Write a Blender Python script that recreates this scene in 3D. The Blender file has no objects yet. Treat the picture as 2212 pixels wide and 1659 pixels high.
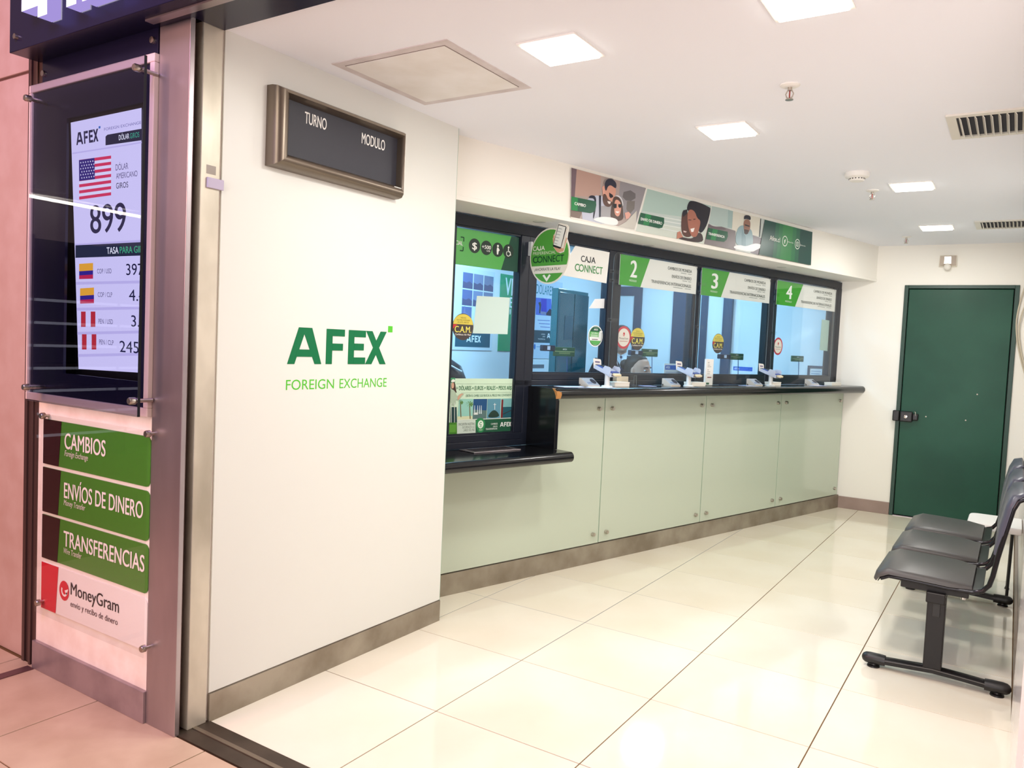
import bpy, bmesh, math, random
from mathutils import Vector, Matrix
from mathutils.geometry import tessellate_polygon
random.seed(7)
C = bpy.context.scene.collection
S = bpy.context.scene

# ------------------------------------------------------------------ camera, world, lamps, exposure
FPX, YAW, PITCH, ROLL = 1699.698, -0.56904, -0.05261, 0.04517
CAM = Vector((1.7273, -2.2799, 1.3766))
def _axes():
    fwd = Vector((math.sin(YAW)*math.cos(PITCH), math.cos(YAW)*math.cos(PITCH), math.sin(PITCH)))
    r = Vector((math.cos(YAW), -math.sin(YAW), 0)); u = r.cross(fwd)
    return r*math.cos(ROLL)+u*math.sin(ROLL), u*math.cos(ROLL)-r*math.sin(ROLL), fwd
RT, UP, FW = _axes()
cd = bpy.data.cameras.new('camera'); cam = bpy.data.objects.new('camera', cd); C.objects.link(cam)
cd.sensor_width = 36; cd.lens = 36*FPX/2212; cd.clip_start = 0.05
cam.matrix_world = Matrix(((RT.x, UP.x, -FW.x, CAM.x), (RT.y, UP.y, -FW.y, CAM.y), (RT.z, UP.z, -FW.z, CAM.z), (0, 0, 0, 1)))
S.camera = cam
S.view_settings.view_transform = 'Standard'; S.view_settings.look = 'None'
S.view_settings.gamma = 1; S.view_settings.use_curve_mapping = False
S.view_settings.exposure = 0.0
S.cycles.use_denoising = True
S.cycles.max_bounces = 10; S.cycles.transparent_max_bounces = 24
S.cycles.sample_clamp_indirect = 6

def lin(c):
    return tuple((x/255/12.92 if x/255 <= .04045 else ((x/255+.055)/1.055)**2.4) for x in c)

wd = bpy.data.worlds.new('mall_ambience'); S.world = wd; wd.use_nodes = True
WBG = wd.node_tree.nodes['Background']
WBG.inputs[0].default_value = (1.0, .66, .66, 1); WBG.inputs[1].default_value = 0.30

def area(name, loc, target, size, col, watt, sy=None):
    l = bpy.data.lights.new(name, 'AREA'); l.shape = 'RECTANGLE'; l.size = size; l.size_y = sy or size
    l.color = col; l.energy = watt
    o = bpy.data.objects.new(name, l); C.objects.link(o); o.location = loc
    o.rotation_euler = (Vector(target)-Vector(loc)).to_track_quat('-Z', 'Y').to_euler()
    return o
LAMP_WATT = 12.8          # each ceiling panel of the waiting room
LAMP_COL = (1.0, .98, .93)
TELLER_WATT, TELLER_COL = 42.0, (.38, .72, 1.0)
area('mall_lamp_pink', (-1.9, -4.0, 2.5), (-1.2, -.7, .9), 1.2, (1.0, .51, .43), 88)
area('mall_lamp_violet', (-.6, -2.2, 3.4), (-.9, -.7, 1.6), .8, (.62, .40, 1.0), 34)
area('floor_fill_added', (1.2, -3.6, 3.4), (.3, -.6, 0.0), 1.4, (1.0, .92, .80), 60)  # unseen lamp added to lift the outside floor towards cream
_w = area('room_fill_added', (1.6, -6.0, 1.1), (.75, 1.5, 1.75), 3.2, (.97, .98, 1.0), 17, 2.2); _w.data.spread = math.radians(48)  # unseen narrow-beam fill added to brighten the ceiling through the opening

# ------------------------------------------------------------------ materials
_M = {}
def nodes(m):
    m.use_nodes = True; return m.node_tree.nodes, m.node_tree.links
def mat(name, rgb, rough=.5, metal=0., spec=.5, coat=0., var=None, vscale=4., bump=0., bscale=60., stretch=None, rvar=0.):
    """procedural surface: base colour, optional second colour mixed in by noise, optional fine relief"""
    if name in _M: return _M[name]
    m = bpy.data.materials.new(name); n, l = nodes(m); b = n['Principled BSDF']
    c = lin(rgb); b.inputs['Base Color'].default_value = (*c, 1)
    b.inputs['Roughness'].default_value = rough; b.inputs['Metallic'].default_value = metal
    b.inputs['Specular IOR Level'].default_value = spec
    b.inputs['Coat Weight'].default_value = coat; b.inputs['Coat Roughness'].default_value = .05
    if var or bump or rvar:
        tc = n.new('ShaderNodeTexCoord'); mp = n.new('ShaderNodeMapping'); l.new(tc.outputs['Object'], mp.inputs[0])
        if stretch: mp.inputs['Scale'].default_value = stretch
    if var or rvar:
        t = n.new('ShaderNodeTexNoise'); t.inputs['Scale'].default_value = vscale; t.inputs['Detail'].default_value = 5
        l.new(mp.outputs[0], t.inputs[0])
        r = n.new('ShaderNodeValToRGB'); l.new(t.outputs[0], r.inputs[0])
        r.color_ramp.elements[0].position = .36; r.color_ramp.elements[1].position = .66
        r.color_ramp.elements[0].color = (*c, 1); r.color_ramp.elements[1].color = (*lin(var or rgb), 1)
        if var: l.new(r.outputs[0], b.inputs['Base Color'])
        if rvar:
            mr = n.new('ShaderNodeMapRange'); l.new(t.outputs[0], mr.inputs[0])
            mr.inputs[3].default_value = max(.02, rough-rvar); mr.inputs[4].default_value = rough+rvar
            l.new(mr.outputs[0], b.inputs['Roughness'])
    if bump:
        t2 = n.new('ShaderNodeTexNoise'); t2.inputs['Scale'].default_value = bscale; l.new(mp.outputs[0], t2.inputs[0])
        bp = n.new('ShaderNodeBump'); bp.inputs['Strength'].default_value = bump; bp.inputs['Distance'].default_value = .002
        l.new(t2.outputs[0], bp.inputs['Height']); l.new(bp.outputs[0], b.inputs['Normal'])
    _M[name] = m; return m
def glow(name, rgb, strength=1.):
    if name in _M: return _M[name]
    m = bpy.data.materials.new(name); n, l = nodes(m); n.remove(n['Principled BSDF'])
    e = n.new('ShaderNodeEmission'); e.inputs[0].default_value = (*lin(rgb), 1); e.inputs[1].default_value = strength
    l.new(e.outputs[0], n['Material Output'].inputs[0]); _M[name] = m; return m
def glass(name, tint=(1, 1, 1), ior=1.45, rough=0.0):
    """thin pane: lets light straight through and mirrors by Fresnel"""
    if name in _M: return _M[name]
    m = bpy.data.materials.new(name); n, l = nodes(m); n.remove(n['Principled BSDF'])
    t = n.new('ShaderNodeBsdfTransparent'); t.inputs[0].default_value = (*tint, 1)
    g = n.new('ShaderNodeBsdfGlossy'); g.inputs['Roughness'].default_value = rough
    w = n.new('ShaderNodeLayerWeight'); w.inputs[0].default_value = .5; x = n.new('ShaderNodeMixShader')
    p = n.new('ShaderNodeMath'); p.operation = 'POWER'; p.inputs[1].default_value = 5; l.new(w.outputs['Facing'], p.inputs[0])
    r0 = ((ior-1)/(ior+1))**2; f = n.new('ShaderNodeMapRange'); l.new(p.outputs[0], f.inputs[0]); f.inputs[3].default_value = r0; f.inputs[4].default_value = .75
    l.new(f.outputs[0], x.inputs[0]); l.new(t.outputs[0], x.inputs[1]); l.new(g.outputs[0], x.inputs[2])
    l.new(x.outputs[0], n['Material Output'].inputs[0]); _M[name] = m; return m
def ink(rgb, rough=.45):
    return mat('print_%02x%02x%02x' % tuple(int(x) for x in rgb), rgb, rough, spec=.3)

WALL = mat('warm_white_paint', (245, 241, 232), .55, bump=.05, bscale=140)
PANELW = mat('ivory_cladding', (228, 229, 223), .4)
CEIL = mat('ceiling_paint', (243, 245, 252), .8, bump=.05, bscale=90)
TELLW = mat('teller_wall_paint', (236, 240, 242), .6)
TILE = mat('polished_cream_tile', (240, 233, 214), .07, spec=.5, var=(234, 225, 203), vscale=1.6, rvar=.03)
GROUT = mat('brown_grout', (112, 82, 48), .9)
TILEO = mat('matte_beige_tile', (206, 182, 156), .38, var=(194, 168, 142), vscale=7, spec=.4)
STEEL = mat('brushed_steel', (194, 184, 188), .36, .9, var=(158, 148, 152), vscale=3, stretch=(1, 1, .35), rvar=.1)
STEELD = mat('worn_steel_skirting', (170, 161, 146), .38, .55, var=(140, 129, 113), vscale=5, rvar=.12)
ALUF = mat('dark_anodised_frame', (27, 32, 45), .34, .1, spec=.45)
BLACKL = mat('black_laminate', (13, 14, 18), .16, spec=.55)
NAVY = mat('navy_black_acrylic', (20, 17, 46), .26, spec=.4)
DARK = mat('dark_recess', (24, 18, 17), .7)
BROWNM = mat('brown_bronze_profile', (92, 70, 66), .4, .5)
STONE = mat('pinkish_wall_tile', (198, 170, 160), .32, var=(190, 158, 147), vscale=9)
FROST = mat('frosted_green_glass', (193, 203, 184), .22, spec=.45, coat=.35)
FROSTE = mat('glass_edge_green', (120, 160, 135), .2)
GREEN_DOOR = mat('dark_green_enamel', (20, 76, 56), .36, var=(16, 67, 50), vscale=2.5, spec=.3, rvar=.06)
GREEN_FR = mat('dark_green_frame', (16, 58, 44), .35)
CHROME = mat('chrome', (210, 208, 205), .12, 1.)
SATIN = mat('satin_standoff_steel', (190, 182, 172), .28, 1.)
BLACKP = mat('black_plastic', (22, 21, 22), .4)
BLACKM = mat('black_coated_steel', (26, 24, 25), .33, .3)
PADG = mat('grey_vinyl_pad', (72, 71, 70), .38, spec=.45, bump=.08, bscale=300)
WHITEP = mat('white_plastic', (240, 238, 233), .4)
IVORYP = mat('ivory_plastic', (226, 218, 200), .45)
CLEAR = glass('clear_acrylic', (.97, .98, .98), 1.38)
PANE = glass('window_glass', (.93, .97, .99), 1.35)
COVER = glass('display_cover_glass', (.72, .74, .80), 1.5)
ACRE = mat('acrylic_edge', (112, 120, 122), .2)
WOOD = mat('raw_chipboard', (176, 122, 66), .8)

# ------------------------------------------------------------------ geometry helpers
class MB:
    """collects faces in world coordinates and links them as ONE mesh object"""
    def __init__(s): s.v = []; s.f = []; s.m = []; s.mats = []
    def mi(s, m):
        if m not in s.mats: s.mats.append(m)
        return s.mats.index(m)
    def raw(s, vs, fs, m, T=None):
        b = len(s.v); k = s.mi(m)
        s.v += [Vector(T(*p)) if T else Vector(p) for p in vs]
        for f in fs: s.f.append([b+i for i in f]); s.m.append(k)
        return s
    def box(s, x0, x1, y0, y1, z0, z1, m, T=None, bev=0, seg=2):
        if not bev:
            vs = [(x, y, z) for x in (x0, x1) for y in (y0, y1) for z in (z0, z1)]
            return s.raw(vs, [(0, 1, 3, 2), (4, 6, 7, 5), (0, 4, 5, 1), (2, 3, 7, 6), (0, 2, 6, 4), (1, 5, 7, 3)], m, T)
        bm = bmesh.new(); bmesh.ops.create_cube(bm, size=1)
        for v in bm.verts:
            v.co = Vector(((x0+x1)/2+v.co.x*(x1-x0), (y0+y1)/2+v.co.y*(y1-y0), (z0+z1)/2+v.co.z*(z1-z0)))
        bmesh.ops.bevel(bm, geom=bm.edges[:], offset=min(bev, .49*min(abs(x1-x0), abs(y1-y0), abs(z1-z0))), segments=seg, affect='EDGES', profile=.5)
        bm.verts.index_update()
        s.raw([v.co[:] for v in bm.verts], [[v.index for v in f.verts] for f in bm.faces], m, T); bm.free(); return s
    def loft(s, rings, m, T=None, cap=True, closed=True):
        n = len(rings[0]); vs = [p for r in rings for p in r]; fs = []
        for i in range(len(rings)-1):
            for j in range(n if closed else n-1):
                a = i*n+j; b = i*n+(j+1) % n; fs.append((a, b, b+n, a+n))
        if cap: fs.append(tuple(range(n))[::-1]); fs.append(tuple((len(rings)-1)*n+j for j in range(n)))
        return s.raw(vs, fs, m, T)
    def tube(s, pts, r, m, n=8, T=None):
        pts = [Vector(T(*p)) if T else Vector(p) for p in pts]; rings = []
        rr = r if isinstance(r, (list, tuple)) else [r]*len(pts); up = None
        for i, p in enumerate(pts):
            d = (pts[min(i+1, len(pts)-1)]-pts[max(i-1, 0)]).normalized()
            if up is None: up = Vector((0, 0, 1)) if abs(d.z) < .9 else Vector((1, 0, 0))
            a = d.cross(up).normalized(); up = a.cross(d).normalized()
            rings.append([p+a*math.cos(t)*rr[i]+up*math.sin(t)*rr[i] for t in [2*math.pi*k/n for k in range(n)]])
        return s.loft(rings, m)
    def cyl(s, p, q, r, m, n=18, T=None, r2=None):
        return s.tube([p, q], [r, r if r2 is None else r2], m, n, T)
    def lathe(s, prof, o, m, n=24, axis=(0, 0, 1)):
        o = Vector(o); ax = Vector(axis).normalized(); a = ax.orthogonal().normalized(); b = ax.cross(a)
        rings = [[o+ax*z+(a*math.cos(t)+b*math.sin(t))*max(r, 1e-5) for t in [2*math.pi*k/n for k in range(n)]] for r, z in prof]
        return s.loft(rings, m)
    def prism(s, poly, fn, d0, d1, m, side=None):
        n = len(poly); vs = [fn(x, y, d) for d in (d0, d1) for x, y in poly]
        tri = tessellate_polygon([[Vector((x, y, 0)) for x, y in poly]])
        s.raw(vs, [tuple(t) for t in tri]+[tuple(n+i for i in t) for t in tri], m)
        s.raw(vs, [(i, (i+1) % n, n+(i+1) % n, n+i) for i in range(n)], side or m); return s
    def ball(s, c, r, m, n=14, k=9):
        r = r if isinstance(r, (list, tuple)) else (r, r, r); c = Vector(c)
        rings = [[c+Vector((r[0]*math.sin(a)*math.cos(t), r[1]*math.sin(a)*math.sin(t), -r[2]*math.cos(a))) for t in [2*math.pi*j/n for j in range(n)]]
                 for a in [max(.02, min(math.pi-.02, math.pi*i/k)) for i in range(k+1)]]
        return s.loft(rings, m)
    def build(s, name, parent=None, smooth=None, loc=None, solid=True):
        if parent is not None: base = ORG[parent.name]
        else: base = Vector(loc) if loc is not None else Vector((0, 0, 0))
        me = bpy.data.meshes.new(name); me.from_pydata([v-base for v in s.v], [], s.f)
        for m in s.mats: me.materials.append(m)
        me.polygons.foreach_set('material_index', s.m)
        if solid:
            bm = bmesh.new(); bm.from_mesh(me); bmesh.ops.remove_doubles(bm, verts=bm.verts, dist=1e-6)
            bmesh.ops.recalc_face_normals(bm, faces=bm.faces); bm.to_mesh(me); bm.free()
        if smooth is not None:
            me.polygons.foreach_set('use_smooth', [True]*len(me.polygons)); me.set_sharp_from_angle(angle=math.radians(smooth))
        me.update(); o = bpy.data.objects.new(name, me); C.objects.link(o)
        if parent is not None: o.parent = parent
        else: o.location = base
        ORG[o.name] = base; return o
ORG = {}
def thing(name, label, cat, loc, group=None):
    o = bpy.data.objects.new(name, None); C.objects.link(o); o.location = loc; o.empty_display_size = .05
    o['label'] = label; o['category'] = cat
    if group: o['group'] = group
    ORG[o.name] = Vector(loc); return o
def tag(o, label, cat, group=None):
    o['label'] = label; o['category'] = cat
    if group: o['group'] = group
    return o
def struct(o, label=None):
    o['kind'] = 'structure'
    if label: o['label'] = label
    return o
def room(name, label=None, loc=(0, 0, 0)):
    o = bpy.data.objects.new(name, None); C.objects.link(o); o.location = loc; ORG[o.name] = Vector(loc); return struct(o, label)
def dup(o, delta, label=None, group=None):
    """copy of a thing with its parts and their sub-parts"""
    r = o.copy(); C.objects.link(r); r.location = o.location+Vector(delta); ORG[r.name] = ORG[o.name]+Vector(delta)
    if label: r['label'] = label
    if group: r['group'] = group
    for ch in list(o.children):
        c = ch.copy(); C.objects.link(c); c.parent = r; ORG[c.name] = ORG[r.name]
        for g in list(ch.children):
            d = g.copy(); C.objects.link(d); d.parent = c; ORG[d.name] = ORG[r.name]
    return r

def ray(u, v):
    return RT*((u-1106)/FPX)+UP*(-(v-829.5)/FPX)+FW
class Fr:
    """a flat real surface (sign, wall, pane): origin, right, up, outward normal; px() measures a photo point on it in metres"""
    def __init__(s, o, U, V=(0, 0, 1)):
        s.o = Vector(o); s.U = Vector(U).normalized(); s.V = Vector(V).normalized(); s.N = s.U.cross(s.V).normalized()
    def __call__(s, x, y, n=0.): return s.o+s.U*x+s.V*y+s.N*n
    def px(s, u, v, n=0.):
        d = ray(u, v); t = (s.o+s.N*n-CAM).dot(s.N)/d.dot(s.N); p = CAM+d*t-s.o
        return p.dot(s.U), p.dot(s.V)
    def at(s, n): return Fr(s.o+s.N*n, s.U, s.V)
# --- AFEX word mark strokes on a 3.75 x 1 box
WORD = [[(0, 0), (.24, 0), (.60, .94), (.60, 1), (.36, 1)], [(.94, 0), (1.18, 0), (.82, 1), (.58, 1), (.52, .9)], [(.26, .2), (.92, .2), (.86, .4), (.32, .4)],
        [(1.34, 0), (1.57, 0), (1.57, 1), (1.34, 1)], [(1.57, .8), (2.03, .8), (2.03, 1), (1.57, 1)], [(1.57, .39), (1.97, .39), (1.97, .59), (1.57, .59)],
        [(2.18, 0), (2.41, 0), (2.41, 1), (2.18, 1)], [(2.41, .8), (2.87, .8), (2.87, 1), (2.41, 1)], [(2.41, .41), (2.8, .41), (2.8, .61), (2.41, .61)], [(2.41, 0), (2.87, 0), (2.87, .2), (2.41, .2)],
        [(2.88, 0), (3.14, 0), (3.75, 1), (3.49, 1)], [(3.49, 0), (3.75, 0), (3.14, 1), (2.88, 1)]]
_T = {}
def glyphs(s, bold=0., res=5):
    """text outline -> triangles of the built-in font, at size 1"""
    k = (s, bold)
    if k in _T: return _T[k]
    cu = bpy.data.curves.new('t', 'FONT'); cu.body = s; cu.size = 1; cu.offset = bold; cu.resolution_u = res
    ob = bpy.data.objects.new('t', cu); C.objects.link(ob)
    me = bpy.data.meshes.new_from_object(ob)
    vs = [(v.co.x, v.co.y) for v in me.vertices]; fs = [tuple(p.vertices) for p in me.polygons]
    bpy.data.objects.remove(ob); bpy.data.curves.remove(cu); bpy.data.meshes.remove(me)
    x0 = min(v[0] for v in vs); x1 = max(v[0] for v in vs)
    _T[k] = (vs, fs, x0, x1); return _T[k]
def cap_h():
    vs = glyphs('H')[0]; return max(v[1] for v in vs)
class Pr:
    """flat print on a frame: polygons and lettering in stacked ink layers"""
    def __init__(s, fr, n0=0.0006): s.fr = fr; s.mb = MB(); s.n0 = n0
    def n(s, L): return s.n0+.00035*L
    def poly(s, pts, m, L=0):
        if isinstance(m, tuple): m = ink(m)
        tri = tessellate_polygon([[Vector((x, y, 0)) for x, y in pts]])
        s.mb.raw([s.fr(x, y, s.n(L)) for x, y in pts], [tuple(t) for t in tri], m); return s
    def px(s, pts, m, L=0, soft=False):
        q = [s.fr.px(u, v, s.n(L)) for u, v in pts]
        for _ in range(2 if soft else 0):
            q = [p for (a, b), (c, d) in zip(q, q[1:]+q[:1]) for p in ((a*.75+c*.25, b*.75+d*.25), (a*.25+c*.75, b*.25+d*.75))]
        return s.poly(q, m, L)
    def rect(s, x0, y0, x1, y1, m, L=0, r=(0, 0, 0, 0)):
        """r: corner radii bottom-left, bottom-right, top-right, top-left"""
        pts = []
        for (cx, cy, a, q) in ((x0, y0, 180, r[0]), (x1, y0, 270, r[1]), (x1, y1, 0, r[2]), (x0, y1, 90, r[3])):
            if not q: pts.append((cx, cy)); continue
            ox = cx+q if cx == x0 else cx-q; oy = cy+q if cy == y0 else cy-q
            pts += [(ox+q*math.cos(math.radians(a+t)), oy+q*math.sin(math.radians(a+t))) for t in range(0, 91, 15)]
        return s.poly(pts, m, L)
    def ell(s, cx, cy, rx, ry, m, L=0, n=36, a0=0, a1=360):
        pts = [(cx+rx*math.cos(math.radians(a0+(a1-a0)*i/n)), cy+ry*math.sin(math.radians(a0+(a1-a0)*i/n))) for i in range(n if a1-a0 >= 360 else n+1)]
        return s.poly(pts, m, L)
    def ring(s, cx, cy, r, w, m, L=0, k=1., a0=0, a1=360, n=40):
        if isinstance(m, tuple): m = ink(m)
        vs = []; fs = []
        for i in range(n+1):
            t = math.radians(a0+(a1-a0)*i/n)
            for q in (r-w/2, r+w/2): vs.append(s.fr(cx+q*k*math.cos(t), cy+q*math.sin(t), s.n(L)))
        s.mb.raw(vs, [(2*i, 2*i+1, 2*i+3, 2*i+2) for i in range(n)], m); return s
    def line(s, pts, w, m, L=0):
        for (x0, y0), (x1, y1) in zip(pts, pts[1:]):
            d = math.hypot(x1-x0, y1-y0) or 1; a = -(y1-y0)/d*w/2; b = (x1-x0)/d*w/2
            s.poly([(x0+a, y0+b), (x1+a, y1+b), (x1-a, y1-b), (x0-a, y0-b)], m, L)
        return s
    def text(s, t, x, y, w, h, m, L=1, bold=.0, shear=0.):
        if isinstance(m, tuple): m = ink(m)
        vs, fs, x0, x1 = glyphs(t); sy = h/cap_h(); sx = w/(x1-x0)
        for k, e in enumerate((0,) if bold <= 0 else (-bold, 0, bold)):      # heavier strokes: the outline laid down again to either side
            s.mb.raw([s.fr(x+(a-x0+e*.9)*sx+shear*b*sy, y+(b+e*.25)*sy, s.n(L+.28*k)) for a, b in vs], fs, m)
        return s
    def tpx(s, t, p0, p1, vtop, m, L=1, bold=.0, shear=0.):
        """p0, p1: ends of the base line; vtop: photo row of the capital tops above p0"""
        n = s.n(L); a = s.fr.px(*p0, n); b = s.fr.px(*p1, n); c = s.fr.px(p0[0], vtop, n)
        return s.text(t, a[0], (a[1]+b[1])/2, b[0]-a[0], c[1]-a[1], m, L, bold, shear)
    def word(s, x, y, w, h, m, L=1):
        for k, p in enumerate(WORD): s.poly([(x+a*w/3.75, y+b*h) for a, b in p], m, L+.25*(k % 4))
        return s
    def wordpx(s, p0, p1, vtop, m, L=1):
        n = s.n(L); a = s.fr.px(*p0, n); b = s.fr.px(*p1, n); c = s.fr.px(p0[0], vtop, n)
        return s.word(a[0], (a[1]+b[1])/2, b[0]-a[0], c[1]-a[1], m, L)
    def dash(s, p0, p1, w, m, L=1):
        return s.line([s.fr.px(*p0, s.n(L)), s.fr.px(*p1, s.n(L))], w, m, L)
    def caja(s, x, y, w, h, m, L=1, bold=.0):
        """the word CAJA with a J that stands on the base line"""
        s.text('CA', x, y, w*.50, h, m, L, bold); s.text('A', x+w*.70, y, w*.30, h, m, L, bold)
        k = w*.028+h*.03; s.line([(x+w*.64, y+h), (x+w*.64, y+h*.26)], k*1.5, m, L); s.ring(x+w*.575, y+h*.26, h*.20, k*1.4, m, L, w*.065/(h*.20), 180, 360, 16)
    def build(s, name, parent): return s.mb.build(name, parent, solid=False)

# counter frame: s along the counter, n out into the room
CO = Vector((-.805, 1.086, 0)); CU = Vector((.26733, .96361, 0)); CN = Vector((.96361, -.26733, 0))
def CT(s, n, z): return CO+CU*s+CN*n+Vector((0, 0, z))
FCN = Fr(CO, CU)                                   # counter plane, n = 0
FPART = Fr((-.577, 0, 0), (0, 1, 0))               # partition face
FFAC = Fr((0, -.69, 0), (1, 0, 0))                 # shop front
FBACK = Fr((0, 5.41, 0), (1, 0, 0))                # far wall
FLEFT = Fr((-2.0, 0, 0), (0, 1, 0))                # teller office side wall
def zoom(x0, y0, k): return lambda pts: [(x0+x/k, y0+y/k) for x, y in pts]
def onz(u, v, z):
    d = ray(u, v); t = (z-CAM.z)/d.z; return CAM+d*t
H = 2.38

# ================================================================== STRUCTURE
# --- waiting room floor: grout bed and one object per tile
fl = room('floor')
MB().box(-.95, 1.86, -.55, 5.46, -.05, -.003, GROUT).build('bedding', fl)
GX, GY, J = .6, .5974, .0021
_full = None
for i in range(-2, 4):
    for j in range(-1, 10):
        x0, x1 = max(-.94, GX*i+J), min(1.815, GX*(i+1)-J); y0, y1 = max(-.548, GY*j+J), min(5.44, GY*(j+1)-J)
        if x1-x0 < .03 or y1-y0 < .03: continue
        cx, cy = (-.805+.277*(y0-1.086)), y0
        if x1 < cx-.25 and y0 > 1.0: continue              # wholly under the counter
        if x1-x0 > .59 and y1-y0 > .59:
            if _full is None:
                o = MB().box(-.2979, .2979, -.2966, .2966, -.008, 0, TILE, bev=.0008, seg=1).build('tile', fl); _full = o.data; bpy.data.objects.remove(o)
            o = bpy.data.objects.new('tile', _full); C.objects.link(o); o.parent = fl; o.location = ((x0+x1)/2, (y0+y1)/2, 0)
        else: MB().box(x0, x1, y0, y1, -.008, 0, TILE, bev=.0008, seg=1).build('tile', fl)
# --- mall floor outside
fo = room('floor_outside')
MB().box(-8, 3.2, -7, -.56, -.06, -.0035, GROUT).build('bedding', fo)
tme = None
for i in range(-4, 7):
    for j in range(-5, 2):
        x0 = -1.02+.6*i; y0 = -1.10+.6*j; x1 = x0+.6; y1 = min(y0+.6, -.682)
        if y1-y0 < .03 or x0 < -3.4 or x1 > 3.2: continue
        MB().box(x0+.0025, x1-.0025, y0+.0025, y1-.002, -.01, 0, TILEO, bev=.001, seg=1).build('tile', fo)
# --- threshold with shutter guide
t1 = room('trim_1')
MB().box(-.60, 1.86, -.679, -.551, -.02, .003, mat('dark_steel_threshold', (84, 72, 60), .5, .5, var=(64, 54, 44), vscale=6)).build('threshold_plate', t1)
MB().box(-.575, 1.86, -.622, -.606, .003, .006, mat('worn_rail_edge', (132, 120, 104), .4, .7)).build('shutter_rail', t1)
# --- ceiling
MB().box(-2.3, 1.95, -.56, 5.5, H, H+.12, CEIL).build('ceiling'); struct(bpy.data.objects['ceiling'])
# --- partition with ivory glass cladding
wl = room('wall_left')
MB().box(-.70, -.584, -.566, .745, 0, H, WALL).build('partition_core', wl)
MB().box(-.584, -.577, -.556, .752, .104, H, PANELW).build('cladding_panel', wl)
MB().box(-.585, -.5772, .752, .7545, .100, H, FROSTE).build('panel_edge', wl)
MB().box(-.584, -.572, -.556, .752, .0, .1, STEELD).build('baseboard_left'); struct(bpy.data.objects['baseboard_left'])
# --- steel jamb, shutter slot and front post
t2 = room('trim_2')
MB().box(-.66, -.574, -.641, -.567, 0.003, H-.002, mat('pale_worn_steel', (222, 214, 198), .4, .45, var=(176, 168, 152), vscale=3.5, stretch=(1, 1, .5)), bev=.002).build('steel_jamb', t2)
MB().box(-.66, -.618, -.684, -.641, 0.003, H, DARK).build('shutter_slot', t2)
MB().box(-.618, -.600, -.659, -.652, 0.003, H, BROWNM).build('slot_rail', t2)
# tape patch and clip on the jamb
q = Fr((-.574, 0, 0), (0, 1, 0)); a = q.px(446, 382); b = q.px(474, 411); c = q.px(446, 355); d = q.px(466, 379)
MB().box(-.574, -.566, a[0], b[0]+.012, b[1], a[1], mat('lilac_translucent_plastic', (190, 180, 205), .3), bev=.002).build('door_catch', t2)
MB().box(-.574, -.5735, c[0], d[0], d[1], c[1], mat('clear_tape', (176, 168, 160), .15, .4)).build('tape_patch', t2)
t3 = room('trim_3')
MB().box(-.736, -.571, -.692, -.674, 0, 2.44, STEEL, bev=.0015).build('steel_post_face', t3)
MB().box(-.735, -.66, -.674, -.566, 0, 2.44, DARK).build('post_core', t3)
# --- shop front wall with a niche for the display
wf = room('wall_front')
WOUT = mat('cream_laminate', (250, 240, 232), .4, var=(240, 224, 214), vscale=12)
MB().box(-1.49, -.735, -.686, -.57, 0, 1.10, WOUT).build('lower_board', wf)
MB().box(-1.49, -.735, -.686, -.57, 2.24, 3.0, NAVY).build('upper_board', wf)
MB().box(-1.50, -1.489, -.686, -.57, 1.10, 2.24, NAVY).build('side_board', wf)
MB().box(-.775, -.735, -.686, -.57, 1.10, 2.24, NAVY).build('side_board', wf)
MB().box(-1.50, -.735, -.588, -.57, 1.10, 2.24, DARK).build('niche_back', wf)
MB().box(-1.488, -.737, -.702, -.686, 0, .112, mat('lilac_grey_skirting', (176, 160, 164), .35, .6, var=(150, 134, 138), vscale=6), bev=.002).build('baseboard_front'); struct(bpy.data.objects['baseboard_front'])
MB().box(-1.482, -.741, -.694, -.686, 2.283, 2.37, NAVY, bev=.001).build('name_board', wf)
for (u, v) in ((97, 160), (333, 88)):
    x, z = FFAC.px(u, v); MB().lathe([(.0, .008), (.011, .007), (.012, 0)], (x, -.694, z), SATIN, axis=(0, -1, 0)).build('screw_cap', wf, 40)
t4 = room('trim_4')
for x0, x1, y in ((-1.622, -1.595, -.676), (-1.595, -1.575, -.690), (-1.575, -1.535, -.682), (-1.535, -1.520, -.694), (-1.520, -1.489, -.687)):
    MB().box(x0, x1, y, -.58, 0, 2.42, BROWNM, bev=.0015).build('bronze_profile', t4)
wo = room('wall_outside')
MB().box(-3.3, -1.628, -.672, -.56, 0.0, 2.352, STONE, bev=.003).build('stone_panel', wo)
MB().box(-3.3, -1.628, -.672, -.56, 2.364, 3.4, STONE, bev=.003).build('stone_panel', wo)
MB().box(-3.3, -1.628, -.660, -.56, 2.35, 2.366, mat('dark_joint', (120, 88, 84), .8)).build('joint', wo)
MB().box(-1.512, -1.466, -2.4, -.705, .0005, .004, mat('floor_expansion_strip', (120, 88, 92), .4, .6)).build('trim_5'); struct(bpy.data.objects['trim_5'])
# --- black fascia box and lintel over the opening
tf = room('trim_6')
MB().box(-1.503, 2.6, -.802, -.690, 2.367, 3.1, NAVY, bev=.002).build('fascia_box', tf)
MB().box(-.571, 2.6, -.690, -.566, 2.372, 2.7, NAVY).build('lintel', tf)
MB().box(-.72, 2.6, -.755, -.725, 2.361, 2.367, STEEL).build('lintel_strip', tf)
for (u, v) in ((37, 80),):
    f = FFAC.at(.112); x, z = f.px(u, v); MB().lathe([(0, .012), (.010, .011), (.011, 0)], (x, -.802, z), SATIN, axis=(0, -1, 0)).build('screw_cap', tf, 40)
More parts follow.
